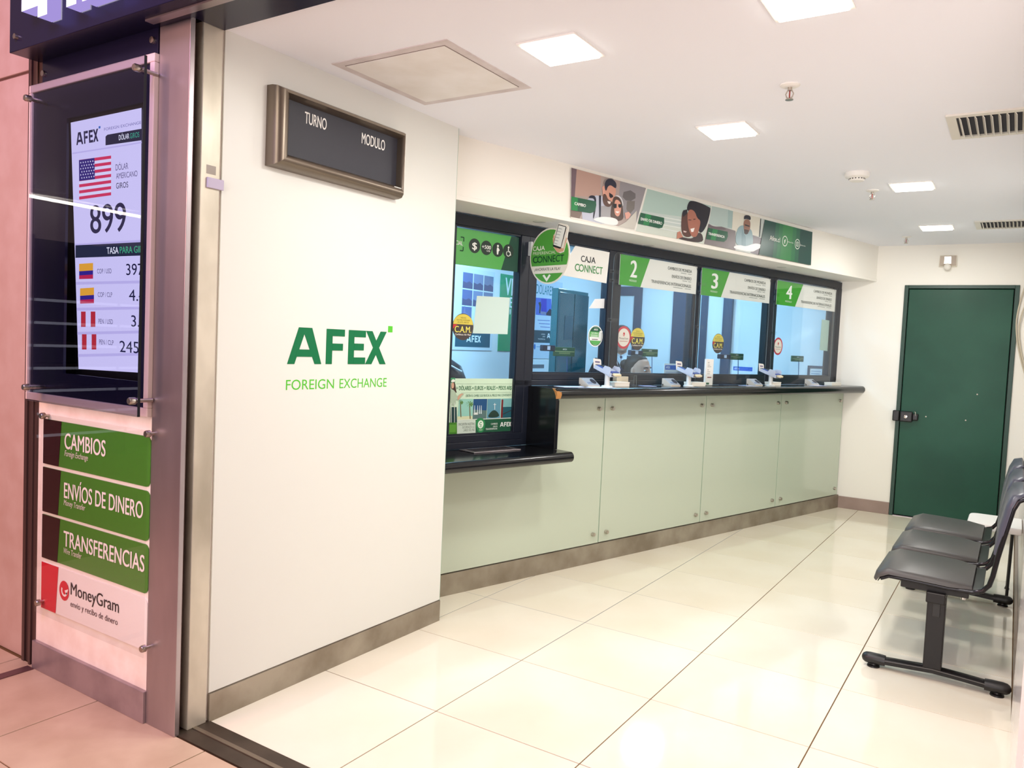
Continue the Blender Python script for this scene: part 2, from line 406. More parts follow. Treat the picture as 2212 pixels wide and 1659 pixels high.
# --- far wall with the door opening, right wall
wb = room('wall_back')
MB().box(-2.3, .852, 5.41, 5.55, 0, H, WALL).build('wall_panel', wb)
MB().box(1.704, 2.2, 5.41, 5.55, 0, H, WALL).build('wall_panel', wb)
MB().box(.852, 1.704, 5.41, 5.55, 2.034, H, WALL).build('wall_panel', wb)
MB().box(.852, 1.704, 5.50, 5.55, 0, 2.034, DARK).build('wall_panel', wb)
SKIRT = mat('taupe_skirting', (158, 136, 126), .45, var=(148, 126, 116), vscale=8)
MB().box(.386, .851, 5.398, 5.41, 0, .108, SKIRT, bev=.002).build('baseboard_back'); struct(bpy.data.objects['baseboard_back'])
MB().box(1.705, 1.81, 5.398, 5.41, 0, .108, SKIRT, bev=.002).build('baseboard_back'); struct(bpy.data.objects['baseboard_back.001'])
wr = room('wall_right')
RW = mat('glossy_white_panel', (240, 234, 230), .12, spec=.6)
MB().box(1.818, 1.93, 1.31, 5.41, 0, H, RW).build('wall_panel', wr)
MB().box(1.797, 1.93, .30, 1.30, 0, H, RW).build('wall_panel', wr)
MB().box(1.812, 1.93, -.56, .30, 0, H, RW).build('wall_panel', wr)
MB().box(1.802, 1.818, 1.31, 5.40, 0, .05, mat('taupe_floor_rail', (150, 134, 122), .35, .4), bev=.002).build('baseboard_right'); struct(bpy.data.objects['baseboard_right'])
# --- green steel door
dr = room('door_1', 'dark green steel door in the far wall')
MB().box(.890, 1.664, 5.402, 5.44, .012, 1.998, GREEN_DOOR, bev=.004).build('door_leaf', dr)
dents = [(.95, 1.93), (1.0, 1.86), (.93, 1.84)]
for x0, x1, z0, z1 in ((.853, .884, 0, 2.032), (1.671, 1.703, 0, 2.032), (.884, 1.671, 2.004, 2.032)):
    MB().box(x0, x1, 5.396, 5.46, z0, z1, GREEN_FR, bev=.002).build('door_frame', dr)
MB().box(.884, 1.671, 5.43, 5.46, 0, 2.0, DARK).build('door_rebate', dr)
MB().box(.884, 1.671, 5.395, 5.43, 0, .006, STEEL).build('door_sill', dr)
for u, v in ((2000, 900), (2086, 908), (2111, 852)):
    x, z = FBACK.px(u, v, .008); MB().lathe([(0, .004), (.0055, .003), (.006, 0)], (x, 5.402, z), SATIN, n=12, axis=(0, -1, 0)).build('bolt_head', dr, 40)
LOCKB = mat('black_lock_enamel', (20, 17, 20), .3)
lk = MB(); lk.box(.832, .885, 5.352, 5.398, .842, .935, LOCKB, bev=.008); lk.box(.890, .990, 5.350, 5.402, .840, .932, LOCKB, bev=.010); lk.box(.985, 1.034, 5.364, 5.402, .856, .916, LOCKB, bev=.010)
lk = lk.build('rim_lock', dr)
MB().lathe([(0, .014), (.014, .012), (.016, .004), (.017, 0)], (.938, 5.350, .886), CHROME, axis=(0, -1, 0)).build('lock_cylinder', lk, 40)
MB().tube([(1.012, 5.36, .90), (1.012, 5.36, .925), (1.005, 5.36, .935)], .004, CHROME).build('lock_button', lk, 40)

# --- counter body, skirting, soffit
for s0, s1, z1 in ((-.55, .632, .716), (.632, 1.6, 1.0635), (1.6, 2.56, 1.0635), (2.56, 3.52, 1.0635), (3.52, 4.50, 1.0635)):
    struct(MB().box(s0, s1, -.12, 0, 0, z1, WALL, CT).build('wall_counter'))
MB().box(-.45, 4.482, 0, .034, 0, .118, STEELD, CT).build('baseboard_counter'); struct(bpy.data.objects['baseboard_counter'])
so = room('soffit')
MB().box(-.7, 4.545, -.16, .215, 2.082, H, WALL, CT).build('soffit_body', so)
MB().box(-.7, 4.547, -.158, .22, 2.066, 2.090, WALL, CT, bev=.002).build('soffit_lip', so)
for u, v in ((1165, 479), (1402, 530), (1688, 577), (1640, 577)):
    p = onz(u, v, 2.066)
    MB().lathe([(0, -.003), (.030, -.003), (.036, -.0015), (.038, 0)], p, mat('soffit_lamp_rim', (206, 204, 196), .4), n=22).build('spot_rim', so, 40)

# --- teller office behind the windows
wt = room('wall_teller')
MB().box(-2.12, -2.0, .76, 5.41, 0, H, TELLW).build('wall_panel', wt)
MB().box(-2.12, -.70, .762, .80, 0, H, TELLW).build('wall_panel', wt)
MB().box(-2.0, .33, 5.392, 5.408, 0, H, TELLW).build('wall_panel', wt)
MB().box(-2.12, .40, .76, 5.41, -.04, -.001, mat('office_vinyl_floor', (120, 124, 128), .5)).build('floor_teller'); struct(bpy.data.objects['floor_teller'])

# --- dark window front: rails, mullions and five panes
FN = -.055
ff = room('window_frame')
ZB = [(.03, .505), (.637, 1.272), (1.397, 2.197), (2.292, 3.226), (3.357, 4.318)]
def fbar(name, s0, s1, z0, z1, n0=-.118, n1=FN, parent=ff):
    return MB().box(s0, s1, n0, n1, z0, z1, ALUF, CT, bev=.003).build(name, parent)
fbar('rail', -.3, 4.468, 1.998, 2.058); fbar('rail', .505, 4.468, 1.127, 1.160); fbar('rail', .637, 4.468, 1.160, 1.200)
fbar('rail', -.3, .637, .775, .812); fbar('rail', -.3, .637, .812, .852)
for s0, s1, z0 in ((-.3, .03, .852), (.505, .572, .852), (.572, .637, .775), (1.272, 1.334, 1.2), (1.334, 1.397, 1.2), (2.197, 2.245, 1.2), (2.245, 2.292, 1.2), (3.226, 3.290, 1.2), (3.290, 3.357, 1.2), (4.318, 4.40, 1.2), (4.40, 4.472, 1.16)):
    fbar('mullion', s0, s1, z0, 1.998 if s1 != 4.472 else 2.0)
for k, (s0, s1) in enumerate(ZB):
    z0 = .852 if k == 0 else 1.2
    w = room('window_%d' % (k+1))
    b = MB()
    for a in ((s0, s0+.007, z0, 1.998), (s1-.004, s1, z0, 1.998), (s0+.007, s1-.004, z0, z0+.008), (s0+.007, s1-.004, 1.988, 1.998)):
        b.box(a[0], a[1], -.100, -.062, a[2], a[3], ALUF, CT)
    b.build('sash', w)
    MB().box(s0+.004, s1-.004, -.083, -.079, z0+.004, 1.994, PANE, CT).build('pane', w)

# ================================================================== OBJECTS: counter
def standoff(p, axis, parent, r=.013, d=.020, name='standoff'):
    p = Vector(p); ax = Vector(axis)
    return MB().lathe([(r*.8, -d*.9), (r*.8, 0), (r, .001), (r, d*.75), (r*.86, d), (0, d)], p, SATIN, n=18, axis=ax).build(name, parent, 35)
PS = [(-.22, 1.203), (1.209, 2.312), (2.318, 3.372), (3.378, 4.455)]
PL = ['frosted green glass panel below the low black shelf, cut by the ivory wall', 'frosted green glass panel of the counter, second from the ivory wall',
      'frosted green glass panel of the counter, third from the ivory wall', 'frosted green glass panel of the counter beside the green door']
for k, (s0, s1) in enumerate(PS):
    t = thing('frosted_glass_panel', PL[k], 'glass panel', CT((s0+s1)/2, .026, .124), 'frosted panels of the counter front')
    z1 = 1.060
    if k == 0: MB().prism([(s0, .124), (s1, .124), (s1, z1), (.634, z1), (.634, .714), (s0, .714)], lambda x, y, d: CT(x, d, y), .020, .029, FROST).build('pane', t)
    else: MB().box(s0, s1, .020, .029, .124, z1, FROST, CT, bev=.0012, seg=1).build('pane', t)
    MB().box(s1-.0025, s1-.0003, .0205, .0295, .126, z1, FROSTE, CT).build('pane_edge', t)
    for s in ((s1-.058,) if k == 0 else (s0+.062, s1-.062)):
        for z in (.185, .985):
            standoff(CT(s, .029, z), CN, t)
# worktops: long top, low top, end board
def bullnose(s0, s1, n0, n1, z0, z1, m):
    r = (z1-z0)/2*.92; zc = (z0+z1)/2; h = (z1-z0)/2; prof = [(n0, z0), (n1-r, z0)]
    prof += [(n1-r+r*math.sin(math.radians(a)), zc-h*math.cos(math.radians(a))) for a in range(15, 180, 15)]+[(n1-r, z1), (n0, z1)]
    mb = MB(); mb.loft([[CT(s, n, z) for n, z in prof] for s in (s0, s1)], m); return mb
ct = bullnose(.632, 4.532, -.055, .190, 1.064, 1.126, BLACKL).build('countertop', None, 30, CT(2.5, .1, 1.066))
tag(ct, 'long black laminate countertop with a rounded front edge under the teller windows', 'countertop')
ch = MB(); ch.loft([[CT(s, n, z) for n, z in ((.150, 1.1262), (.168, 1.1225), (.1885, 1.106), (.1912, 1.090), (.183, 1.068), (.180, 1.084), (.168, 1.108))] for s in (.606, .644)], WOOD)
ch.build('chipped_corner', ct, 40)['label'] = 'raw chipboard showing at the chipped corner'
lt = bullnose(-.30, .632, -.055, .300, .716, .774, BLACKL)
lt2 = bullnose(.6321, .655, .031, .300, .716, .774, BLACKL); lt.raw([v[:] for v in lt2.v], lt2.f, BLACKL)
lt = lt.build('low_shelf', None, 30, CT(.2, .1, .716))
tag(lt, 'low black laminate shelf with rounded edge below the tall left window', 'shelf')
eb = MB().box(.610, .6315, -.055, .182, .775, 1.125, BLACKL, CT, bev=.002).build('end_board', None, None, CT(.62, .07, .775))
tag(eb, 'upright black end board joining the low shelf to the long countertop', 'board')
g = MB(); g.box(.6325, .6335, .176, .184, .776, 1.06, ALUF, CT); g.build('edge_strip', eb)
tt = thing('coin_tray', 'flat steel money tray let into the low black shelf', 'tray', CT(.22, .02, .774))
MB().box(.09, .43, -.03, .10, .7745, .780, STEEL, CT, bev=.002).build('tray_plate', tt)
MB().box(.12, .40, -.01, .075, .780, .7812, mat('tray_recess', (120, 112, 116), .25, .9), CT).build('tray_recess', tt)

# ================================================================== shop front: rate display
td = thing('exchange_rate_display', 'tall dark rate screen behind glass showing 899 and flags', 'display', (-1.15, -.70, 1.07))
FR = mat('pale_display_frame', (226, 204, 196), .35)
b = MB()
b.box(-1.552, -.738, -.708, -.688, 2.252, 2.281, FR, bev=.003); b.box(-1.552, -.738, -.708, -.688, 1.068, 1.098, FR, bev=.003)
b.box(-1.552, -1.530, -.708, -.688, 1.098, 2.252, FR, bev=.003); b.box(-.764, -.738, -.708, -.688, 1.098, 2.252, FR, bev=.003)
b.build('frame', td)
MB().box(-1.53, -1.29, -.700, -.690, 1.098, 2.252, NAVY).build('mask', td)
MB().box(-.802, -.764, -.700, -.690, 1.098, 2.252, NAVY).build('mask', td)
MB().box(-1.29, -.802, -.700, -.690, 2.13, 2.252, NAVY).build('mask', td)
MB().box(-1.29, -.802, -.700, -.690, 1.098, 1.185, NAVY).build('mask', td)
# tilted screen: its top stands 5 cm nearer than its foot
yt, yb = -.690, -.640
def fpt(u, v, y):
    d = ray(u, v); t = (y-CAM.y)/d.y; return CAM+d*t
p_t, p_b = fpt(153, 265, yt), fpt(170, 797, yb)
V = Vector((0, p_t.y-p_b.y, p_t.z-p_b.z))
FS = Fr(p_b, (1, 0, 0), V); sh = V.length
scr = MB(); scr.raw([FS(*q) for q in ((-.03, -.03, -.004), (.53, -.03, -.004), (.53, sh+.03, -.004), (-.03, sh+.03, -.004), (-.03, -.03, -.03), (.53, -.03, -.03), (.53, sh+.03, -.03), (-.03, sh+.03, -.03))],
        [(0, 1, 2, 3), (4, 7, 6, 5), (0, 4, 5, 1), (1, 5, 6, 2), (2, 6, 7, 3), (3, 7, 4, 0)], BLACKP)
scr = scr.build('screen', td)
def gl(rgb): return glow('screen_%02x%02x%02x' % rgb, rgb, 1.6)
P = Pr(FS, .0005)
BG, BG2, INK = gl((226, 214, 252)), gl((204, 190, 238)), gl((40, 38, 72))
XR = .475
P.poly([FS.px(153, 265), FS.px(306, 233), FS.px(303, 805), FS.px(170, 797)], BG, 0)
P.wordpx((165, 313), (213, 306), 286, INK, 2)
P.px([(213, 273), (217, 272), (217, 277), (213, 278)], gl((60, 110, 190)), 2)
P.tpx('FOREIGN EXCHANGE', (225, 281), (305, 269), 275, gl((120, 110, 170)), 2)
P.px([(228, 295), (232, 291), (306, 278), (306, 303), (228, 314)], gl((38, 38, 62)), 1)
P.tpx('DÓLAR', (257, 303), (279, 299), 292, gl((248, 244, 255)), 2, .02)
P.tpx('GIROS', (281, 299), (301, 296), 288, gl((60, 170, 140)), 2, .01)
P.px([(156, 330), (278, 311), (306, 306), (306, 309), (278, 314), (156, 333)], BG2, 1)
R_, W_, B_ = gl((222, 52, 96)), gl((236, 226, 252)), gl((50, 36, 120))
for i in range(7):
    y0, h = 344+13.2*i, 6.6
    P.px([(171, y0+1.5), (240, y0-8), (240, y0-8+h), (171, y0+1.5+h)], R_, 2)
    if i < 6: P.px([(171, y0+h+1.5), (240, y0-8+h), (240, y0+5.2), (171, y0+14.7)], W_, 2)
P.px([(170.5, 346), (204, 341), (205, 387), (171, 391)], B_, 3)
for r in range(6):
    for c in range(6):
        x, y = 174.5+c*5.2+(2.3 if r % 2 else 0), 351.5+r*6.6-c*.7
        if x < 203: cx, cy = FS.px(x, y, P.n(4)); P.ell(cx, cy, .0032, .0028, W_, 4, 8)
T2 = gl((92, 82, 124))
P.tpx('DÓLAR', (250, 369), (277, 364), 356, T2, 2); P.tpx('AMERICANO', (251, 387), (297, 380), 375, T2, 2); P.tpx('GIROS', (251, 408), (277, 404), 396, INK, 2, .01)
P.tpx('899', (196, 503), (273, 500), 444, INK, 2, .012)
P.px([(163, 530), (306, 523), (306, 552), (163, 557)], gl((44, 48, 70)), 2)
P.px([(162, 527), (306, 518), (306, 523), (163, 530)], BG2, 1)
P.tpx('TASA', (231, 548), (256, 548), 534, gl((250, 246, 255)), 3, .02); P.tpx('PARA GIROS', (259, 547), (323, 545), 533, gl((70, 175, 130)), 3, .02)
rows = [(558, 604, 'co', 'COP / USD', 588, '397', 592), (616, 660, 'co', 'COP / CLP', 639, '4.4', 648), (668, 712, 'pe', 'PEN / USD', 697, '3.9', 704), (718, 760, 'pe', 'PEN / CLP', 742, '245.', 760)]
for k, (a, z, fl_, nm, ny, val, vy) in enumerate(rows):
    P.px([(164+1.5*k, z+5), (306, z+2), (306, z+8), (164+1.5*k, z+11)], BG2, 1)
    x0, x1 = 171+2*k, 201+2*k; y0 = (569, 622, 673, 722)[k]; y1 = y0+33
    if fl_ == 'co':
        P.px([(x0, y0+1), (x1, y0-1), (x1, y0+15), (x0, y0+17)], gl((244, 172, 60)), 2); P.px([(x0, y0+17), (x1, y0+15), (x1, y0+24), (x0, y0+26)], gl((58, 40, 140)), 2)
        P.px([(x0, y0+26), (x1, y0+24), (x1, y1), (x0, y1+1)], gl((200, 44, 84)), 2)
    else:
        for xa, xb in ((x0, x0+10), (x1-9, x1+1)): P.px([(xa, y0), (xb, y0), (xb, y1), (xa, y1)], gl((196, 48, 62)), 2)
    P.tpx(nm, (210+1.5*k, ny+3), (241+1.5*k, ny+2), ny-7, T2, 2)
    w = {'397': (273, 310), '4.4': (279, 314), '3.9': (284, 316), '245.': (259, 307)}[val]
    P.tpx(val, (w[0], vy+2), (w[1], vy+2), vy-22, INK, 2, .005)
P.build('print', scr)
MB().box(-.803, -.797, -.704, -.63, 1.098, 2.252, NAVY).build('mask', td)
# cover glass on four standoffs
cg = MB(); cg.box(-1.437, -.7146, -.758, -.750, 1.074, 2.252, COVER); e = mat('dark_glass_edge', (30, 36, 40), .15)
cg.build('cover_glass', td)
for a in ((-.7145, -.7125, 1.074, 2.252), ): MB().box(a[0], a[1], -.7585, -.7495, a[2], a[3], e).build('glass_edge', td)
fg = FFAC.at(.068)
for u, v in ((302, 149), (291, 866), (66, 214), (62, 836)):
    x, z = fg.px(u, v)
    MB().lathe([(.007, -.062), (.007, 0), (.0125, .0), (.0125, .018), (.010, .022), (0, .022)], (x, -.758, z), SATIN, axis=(0, -1, 0), n=18).build('standoff', td, 35)

# ================================================================== shop front: service board with four plates
ts = thing('service_board', 'clear service board with three green plates and one white plate below the display', 'sign', (-1.1, -.69, .25))
PA = mat('cream_backing', (250, 238, 230), .4)
MB().box(-1.456, -.736, -.690, -.6865, .252, 1.020, PA).build('backing', ts)
GRN, BRN, WHT, RED = (74, 132, 46), (52, 20, 24), (250, 240, 236), (214, 16, 48)
plates = [(.826, 1.000), (.638, .812), (.455, .626), (.255, .438)]
names = [('CAMBIOS', 'Foreign Exchange', (140, 974), (228, 981), 938, (140, 983), (190, 990), 974.5), ('ENVÍOS DE DINERO', 'Money Transfer', (139, 1071), (309, 1113), 1049, (138, 1088), (184, 1096), 1078),
         ('TRANSFERENCIAS', 'Wire Transfer', (138, 1177), (312, 1231), 1150, (137, 1190), (176, 1199), 1181)]
for k, (z0, z1) in enumerate(plates):
    fp = FFAC.at(.0045); col = mat('green_plate', GRN, .25) if k < 3 else mat('white_plate', WHT, .25)
    q = .022; pts = [(-1.436, z0), (-.736-q, z0)]+[(-.736-q+q*math.cos(math.radians(t)), z0+q+q*math.sin(math.radians(t))) for t in range(-90, 1, 15)]
    pts += [(-.736-q+q*math.cos(math.radians(t)), z1-q+q*math.sin(math.radians(t))) for t in range(0, 91, 15)]+[(-1.436, z1)]
    pl = MB().prism(pts, lambda x, y, d: Vector((x, -.690-d, y)), 0, .004, col).build('sign_plate', ts)
    P = Pr(fp)
    if k < 3:
        P.poly([(-1.436, z0), (-1.322, z0), (-1.305, z1), (-1.436, z1)], BRN, 0)
        n = names[k]
        # upright lettering on the plate
        a = fp.px(*n[2]); c = fp.px(n[2][0], n[4]); w = fp.px(*n[3])[0]-a[0]
        P.text(n[0], a[0], (z0+z1)/2-.012, w, .058, WHT, 1, .022)
        a = fp.px(*n[5]); w = fp.px(*n[6])[0]-a[0]
        P.text(n[1], a[0], (z0+z1)/2-.040, w, .021, (236, 226, 214), 1, 0, .18)
    else:
        P.poly([(-1.436, z0), (-1.328, z0), (-1.312, z1), (-1.436, z1)], RED, 0)
        cx, cz = -1.268, .356; P.ell(cx, cz, .034, .038, RED, 1)
        P.ring(cx+.002, cz, .018, .008, WHT, 2, 1, 150, 350); P.poly([(cx+.004, cz+.002), (cx+.030, cz+.012), (cx+.018, cz-.014)], WHT, 2)
        P.text('MoneyGram', -1.222, .352, .318, .046, (28, 20, 24), 1, .006); P.text('envío y recibo de dinero', -1.222, .306, .312, .022, (90, 62, 66), 1)
    P.build('print', pl)
MB().box(-1.462, -.733, -.708, -.705, .236, 1.022, CLEAR).build('acrylic_cover', ts)
fg = FFAC.at(.018)
for u, v in ((96, 898), (323, 937), (86, 1301), (313, 1400)):
    x, z = fg.px(u, v)
    MB().lathe([(.006, -.018), (.006, 0), (.0125, .0), (.0125, .012), (.010, .016), (0, .016)], (x, -.708, z), SATIN, axis=(0, -1, 0), n=18).build('standoff', ts, 35)

# ================================================================== glowing channel letters on the fascia
LG = glow('letter_face_glow', (240, 230, 255), 4.0); LS = glow('letter_side_glow', (190, 170, 250), .75)
tl = thing('channel_letters', 'glowing violet white channel letters cropped at the top of the black fascia', 'sign', (-1.2, -.802, 2.46))
groups = [WORD[0:3], WORD[3:6], WORD[6:10], WORD[10:12]]
for pts in ([(-1.312, 2.465), (-1.20, 2.465), (-1.20, 2.425), (-1.14, 2.425), (-1.14, 2.62), (-1.312, 2.62)], [(-1.016, 2.425), (-.956, 2.425), (-.956, 2.62), (-1.016, 2.62)],
            [(-.918, 2.425), (-.76, 2.425), (-.76, 2.47), (-.858, 2.47), (-.858, 2.62), (-.918, 2.62)]):
    m = MB(); f_ = lambda x, y, d: Vector((x, -.804-d, y))
    m.prism(pts, f_, 0, .047, LG, LS); m.build('letter', tl, solid=False)

# ================================================================== partition: turn display and logo
tn = thing('queue_display', 'bronze framed dark turn display on the ivory wall', 'display', (-.577, -.03, 1.967))
BRZ = mat('bronze_moulding', (120, 108, 96), .33, .75)
Y0, Y1, Z0, Z1 = -.378, .314, 1.967, 2.250; y0, y1, z0, z1 = -.300, .303, 2.022, 2.222
prof = [(0, 0.), (.02, .026), (.10, .044), (.35, .056), (.65, .054), (.88, .038), (1, .020), (1, .0)]   # share of the width, height
ang = []
corners_o = [(Y0, Z0), (Y1, Z0), (Y1, Z1), (Y0, Z1)]; corners_i = [(y0, z0), (y1, z0), (y1, z1), (y0, z1)]
for k in range(4):
    a, b_ = corners_o[k], corners_o[(k+1) % 4]; c, d = corners_i[k], corners_i[(k+1) % 4]
    r1 = [Vector((-.577+h, a[0]+(c[0]-a[0])*t, a[1]+(c[1]-a[1])*t)) for t, h in prof]
    r2 = [Vector((-.577+h, b_[0]+(d[0]-b_[0])*t, b_[1]+(d[1]-b_[1])*t)) for t, h in prof]
    MB().loft([r1, r2], BRZ).build('frame_member', tn, 50)
sc = MB().box(-.577, -.561, y0, y1, z0, z1, mat('dark_display_glass', (50, 50, 60), .55)).build('screen', tn)
fq = FPART.at(.016); P = Pr(fq)
def tline(P, fr, t, p0, p1, v0, m, L=1, bold=0.):
    a = fr.px(*p0); b_ = fr.px(*p1); c = fr.px(p0[0], v0); P.text(t, a[0], a[1], b_[0]-a[0], c[1]-a[1], m, L, bold)
a = fq.px(658, 262); b_ = fq.px(705, 271); P.text('TURNO', a[0], a[1]-.006, b_[0]-a[0], .042, (246, 244, 240), 1, .012); P.build('lettering', sc); P = Pr(fq)
a = fq.px(781, 306); b_ = fq.px(831, 317); P.text('MODULO', a[0], a[1]-.006, b_[0]-a[0], .042, (246, 244, 240), 1, .012)
P.build('lettering', sc)
st = MB().box(-.577+.040, -.577+.0462, .262, .305, 1.985, 2.012, WHITEP).build('maker_sticker', tn)
P = Pr(FPART.at(.0466)); P.ell(.274, 1.999, .005, .008, (30, 40, 80), 0, 12); P.rect(.284, 2.0, .300, 2.003, (180, 150, 90), 0); P.rect(.284, 1.993, .299, 1.996, (190, 160, 100), 0); P.build('print', st)

tg = thing('wall_logo', 'dark green AFEX letters with FOREIGN EXCHANGE flat on the ivory wall', 'lettering', (-.577, .03, 1.15))
LGN, LLT = ink((0, 112, 66)), ink((86, 196, 52))
MBx = []
for gr in groups:
    m = MB()
    for k, p in enumerate(gr): m.prism([(-.250+a*.547/3.75, 1.258+b_*.140) for a, b_ in p], lambda x, y, d: Vector((-.577+d, x, y)), .0002, .0012+.00015*k, LGN)
    m.build('letter', tg)
MB().box(-.5768, -.5758, .306, .334, 1.397, 1.424, LLT).build('square_dot', tg)['label'] = 'light green square dot'
for w_, ya, yb in (('FOREIGN', -.252, -.005), ('EXCHANGE', .026, .309)):
    P = Pr(FPART, .0006); P.text(w_, ya, 1.160, yb-ya, .038, LLT, 0); P.build('tagline', tg)['label'] = 'thin light green lettering'

# ================================================================== ceiling
def panel_light(x, y, label, w=.20, watt=LAMP_WATT, col=LAMP_COL, name='ceiling_light', group='square ceiling lights', face=(255, 252, 240), st=9.):
    t = thing(name, label, 'light', (x, y, H), group); b = MB()
    for a in ((-w/2-.012, w/2+.012, -w/2-.012, -w/2), (-w/2-.012, w/2+.012, w/2, w/2+.012), (-w/2-.012, -w/2, -w/2, w/2), (w/2, w/2+.012, -w/2, w/2)):
        b.box(x+a[0], x+a[1], y+a[2], y+a[3], H-.006, H, WHITEP)
    b.build('rim', t)
    MB().box(x-w/2, x+w/2, y-w/2, y+w/2, H-.014, H-.001, glow('lamp_%02x%02x%02x' % face, face, st), bev=.004).build('diffuser', t)
    o = area('lamp', (x, y, H-.02), (x, y, 0), w*.9, col, watt); o.parent = t; o.location = (0, 0, -.02); o.rotation_euler = (0, 0, 0)
    return t
panel_light(.352, .085, 'square ceiling light beside the access hatch', watt=LAMP_WATT*.78)
panel_light(.556, 1.265, 'square ceiling light between the hatch lamp and the advert strip')
panel_light(1.152, 2.790, 'square ceiling light beside the smoke detector')
panel_light(1.152, 4.400, 'square ceiling light nearest the green door')
panel_light(1.160, .055, 'square ceiling light cut by the top edge of the photo', watt=LAMP_WATT*.92)
hp = thing('access_hatch', 'square plaster access hatch with worn taped rim in the ceiling', 'hatch', (-.22, .11, H))
TAPE = mat('grey_rim_tape', (220, 212, 212), .6, var=(204, 194, 192), vscale=9)
X0, X1, Y0, Y1 = -.487, .050, -.161, .386
b = MB()
for a in ((X0, X1, Y0, Y0+.035), (X0, X1, Y1-.035, Y1), (X0, X0+.035, Y0+.035, Y1-.035), (X1-.035, X1, Y0+.035, Y1-.035)): b.box(a[0], a[1], a[2], a[3], H-.003, H+.01, TAPE)
b.build('rim', hp)
MB().box(X0+.038, X1-.038, Y0+.038, Y1-.038, H-.005, H+.005, mat('hatch_plaster', (240, 238, 236), .7, var=(230, 226, 220), vscale=5)).build('hatch_panel', hp)
b = MB()
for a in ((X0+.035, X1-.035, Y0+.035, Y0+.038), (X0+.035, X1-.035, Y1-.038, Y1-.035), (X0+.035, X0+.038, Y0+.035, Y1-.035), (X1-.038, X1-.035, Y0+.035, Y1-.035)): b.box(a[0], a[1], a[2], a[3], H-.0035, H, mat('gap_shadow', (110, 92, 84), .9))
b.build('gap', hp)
def vent(x0, x1, y0, y1, label, nsl):
    t = thing('air_vent', label, 'vent', ((x0+x1)/2, (y0+y1)/2, H), 'louvred ceiling vents'); VW = mat('vent_white', (228, 224, 214), .45); b = MB(); w = .035
    for a in ((x0, x1, y0, y0+w), (x0, x1, y1-w, y1), (x0, x0+w, y0+w, y1-w), (x1-w, x1, y0+w, y1-w)): b.box(a[0], a[1], a[2], a[3], H-.008, H, VW)
    b.build('frame', t)
    MB().box(x0+w, x1-w, y0+w, y1-w, H-.0008, H-.0002, mat('vent_dark', (40, 40, 52), .7)).build('duct', t)
    me = None
    for k in range(nsl):
        x = x0+w+(x1-x0-2*w)*(k+.5)/nsl
        if me is None:
            o = MB().raw([(x+dx, y, H+dz) for y in (y0+w, y1-w) for dx, dz in ((-.006, -.002), (.004, -.018), (.006, -.017), (-.004, -.001))],
                         [(0, 1, 2, 3), (4, 7, 6, 5), (0, 4, 5, 1), (1, 5, 6, 2), (2, 6, 7, 3), (3, 7, 4, 0)], VW).build('slat', t); me = o; xb = x
        else:
            o = me.copy(); C.objects.link(o); o.parent = t; o.location = (x-xb, 0, 0)
vent(1.414, 1.90, 1.39, 1.78, 'large louvred air vent in the ceiling by the right wall', 15)
vent(1.405, 1.80, 4.18, 4.55, 'smaller looking louvred air vent in the ceiling near the green door', 14)
def sprinkler(x, y, label):
    t = thing('sprinkler', label, 'sprinkler', (x, y, H), 'ceiling sprinklers')
    MB().lathe([(.036, 0), (.036, -.004), (.026, -.009), (.014, -.010), (0, -.010)], (x, y, H), WHITEP, n=22).build('escutcheon', t, 40)
    b = MB(); b.cyl((x, y, H-.010), (x, y, H-.022), .008, SATIN, 12)
    for s in (-1, 1): b.tube([(x+.007*s, y, H-.02), (x+.014*s, y, H-.034), (x+.010*s, y, H-.046), (x, y, H-.052)], .0025, SATIN, 6)
    b.lathe([(0, -.052), (.014, -.053), (.015, -.056), (0, -.057)], (x, y, H), SATIN, n=16); b.build('sprinkler_head', t, 40)
    MB().cyl((x, y, H-.022), (x, y, H-.048), .0028, mat('red_glass_bulb', (150, 62, 56), .15), 8).build('bulb', t, 40)
sprinkler(.948, .764, 'ceiling sprinkler standing clear between two lamps, nearest the entrance')
sprinkler(.932, 2.855, 'ceiling sprinkler just behind the smoke detector')
sprinkler(.901, 4.853, 'ceiling sprinkler farthest in, above the emergency lamp')
sm = thing('smoke_detector', 'round white smoke detector on the ceiling', 'detector', (.929, 2.345, H))
MB().lathe([(.062, 0), (.064, -.012), (.060, -.024), (.046, -.032), (.040, -.032)], (.929, 2.345, H), WHITEP, n=32).build('base', sm, 35)
MB().lathe([(.040, -.030), (.040, -.040), (.034, -.046), (0, -.047)], (.929, 2.345, H), WHITEP, n=32).build('cap', sm, 35)
b = MB()
for k in range(16):
    t = 2*math.pi*k/16; b.box(-.003, .003, .0398, .0412, -.038, -.033, DARK, lambda x, y, z: (.929+x*math.cos(t)-y*math.sin(t), 2.345+x*math.sin(t)+y*math.cos(t), H+z))
b.build('vent_slots', sm)
em = thing('emergency_lamp', 'small square white emergency lamp on the wall above the green door', 'lamp', (1.17, 5.41, 2.19))
MB().prism([(1.105, 2.19), (1.24, 2.19), (1.236, 2.285), (1.109, 2.285)], lambda x, y, d: Vector((x, 5.41-d, y)), 0, .03, IVORYP).build('housing', em)
RFL = mat('lamp_reflector', (210, 196, 184), .25, .5)
b = MB(); b.raw([(1.109, 5.379, 2.194), (1.236, 5.379, 2.194), (1.232, 5.379, 2.281), (1.113, 5.379, 2.281), (1.145, 5.36, 2.212), (1.198, 5.36, 2.212), (1.196, 5.36, 2.272), (1.147, 5.36, 2.272)],
             [(4, 5, 6, 7), (0, 1, 5, 4), (1, 2, 6, 5), (2, 3, 7, 6), (3, 0, 4, 7), (3, 2, 1, 0)], RFL); b.build('reflector', em)
MB().ball((1.172, 5.365, 2.185), (.028, .02, .03), mat('frosted_lamp_bulb', (236, 230, 220), .3)).build('sensor_dome', em, 60)

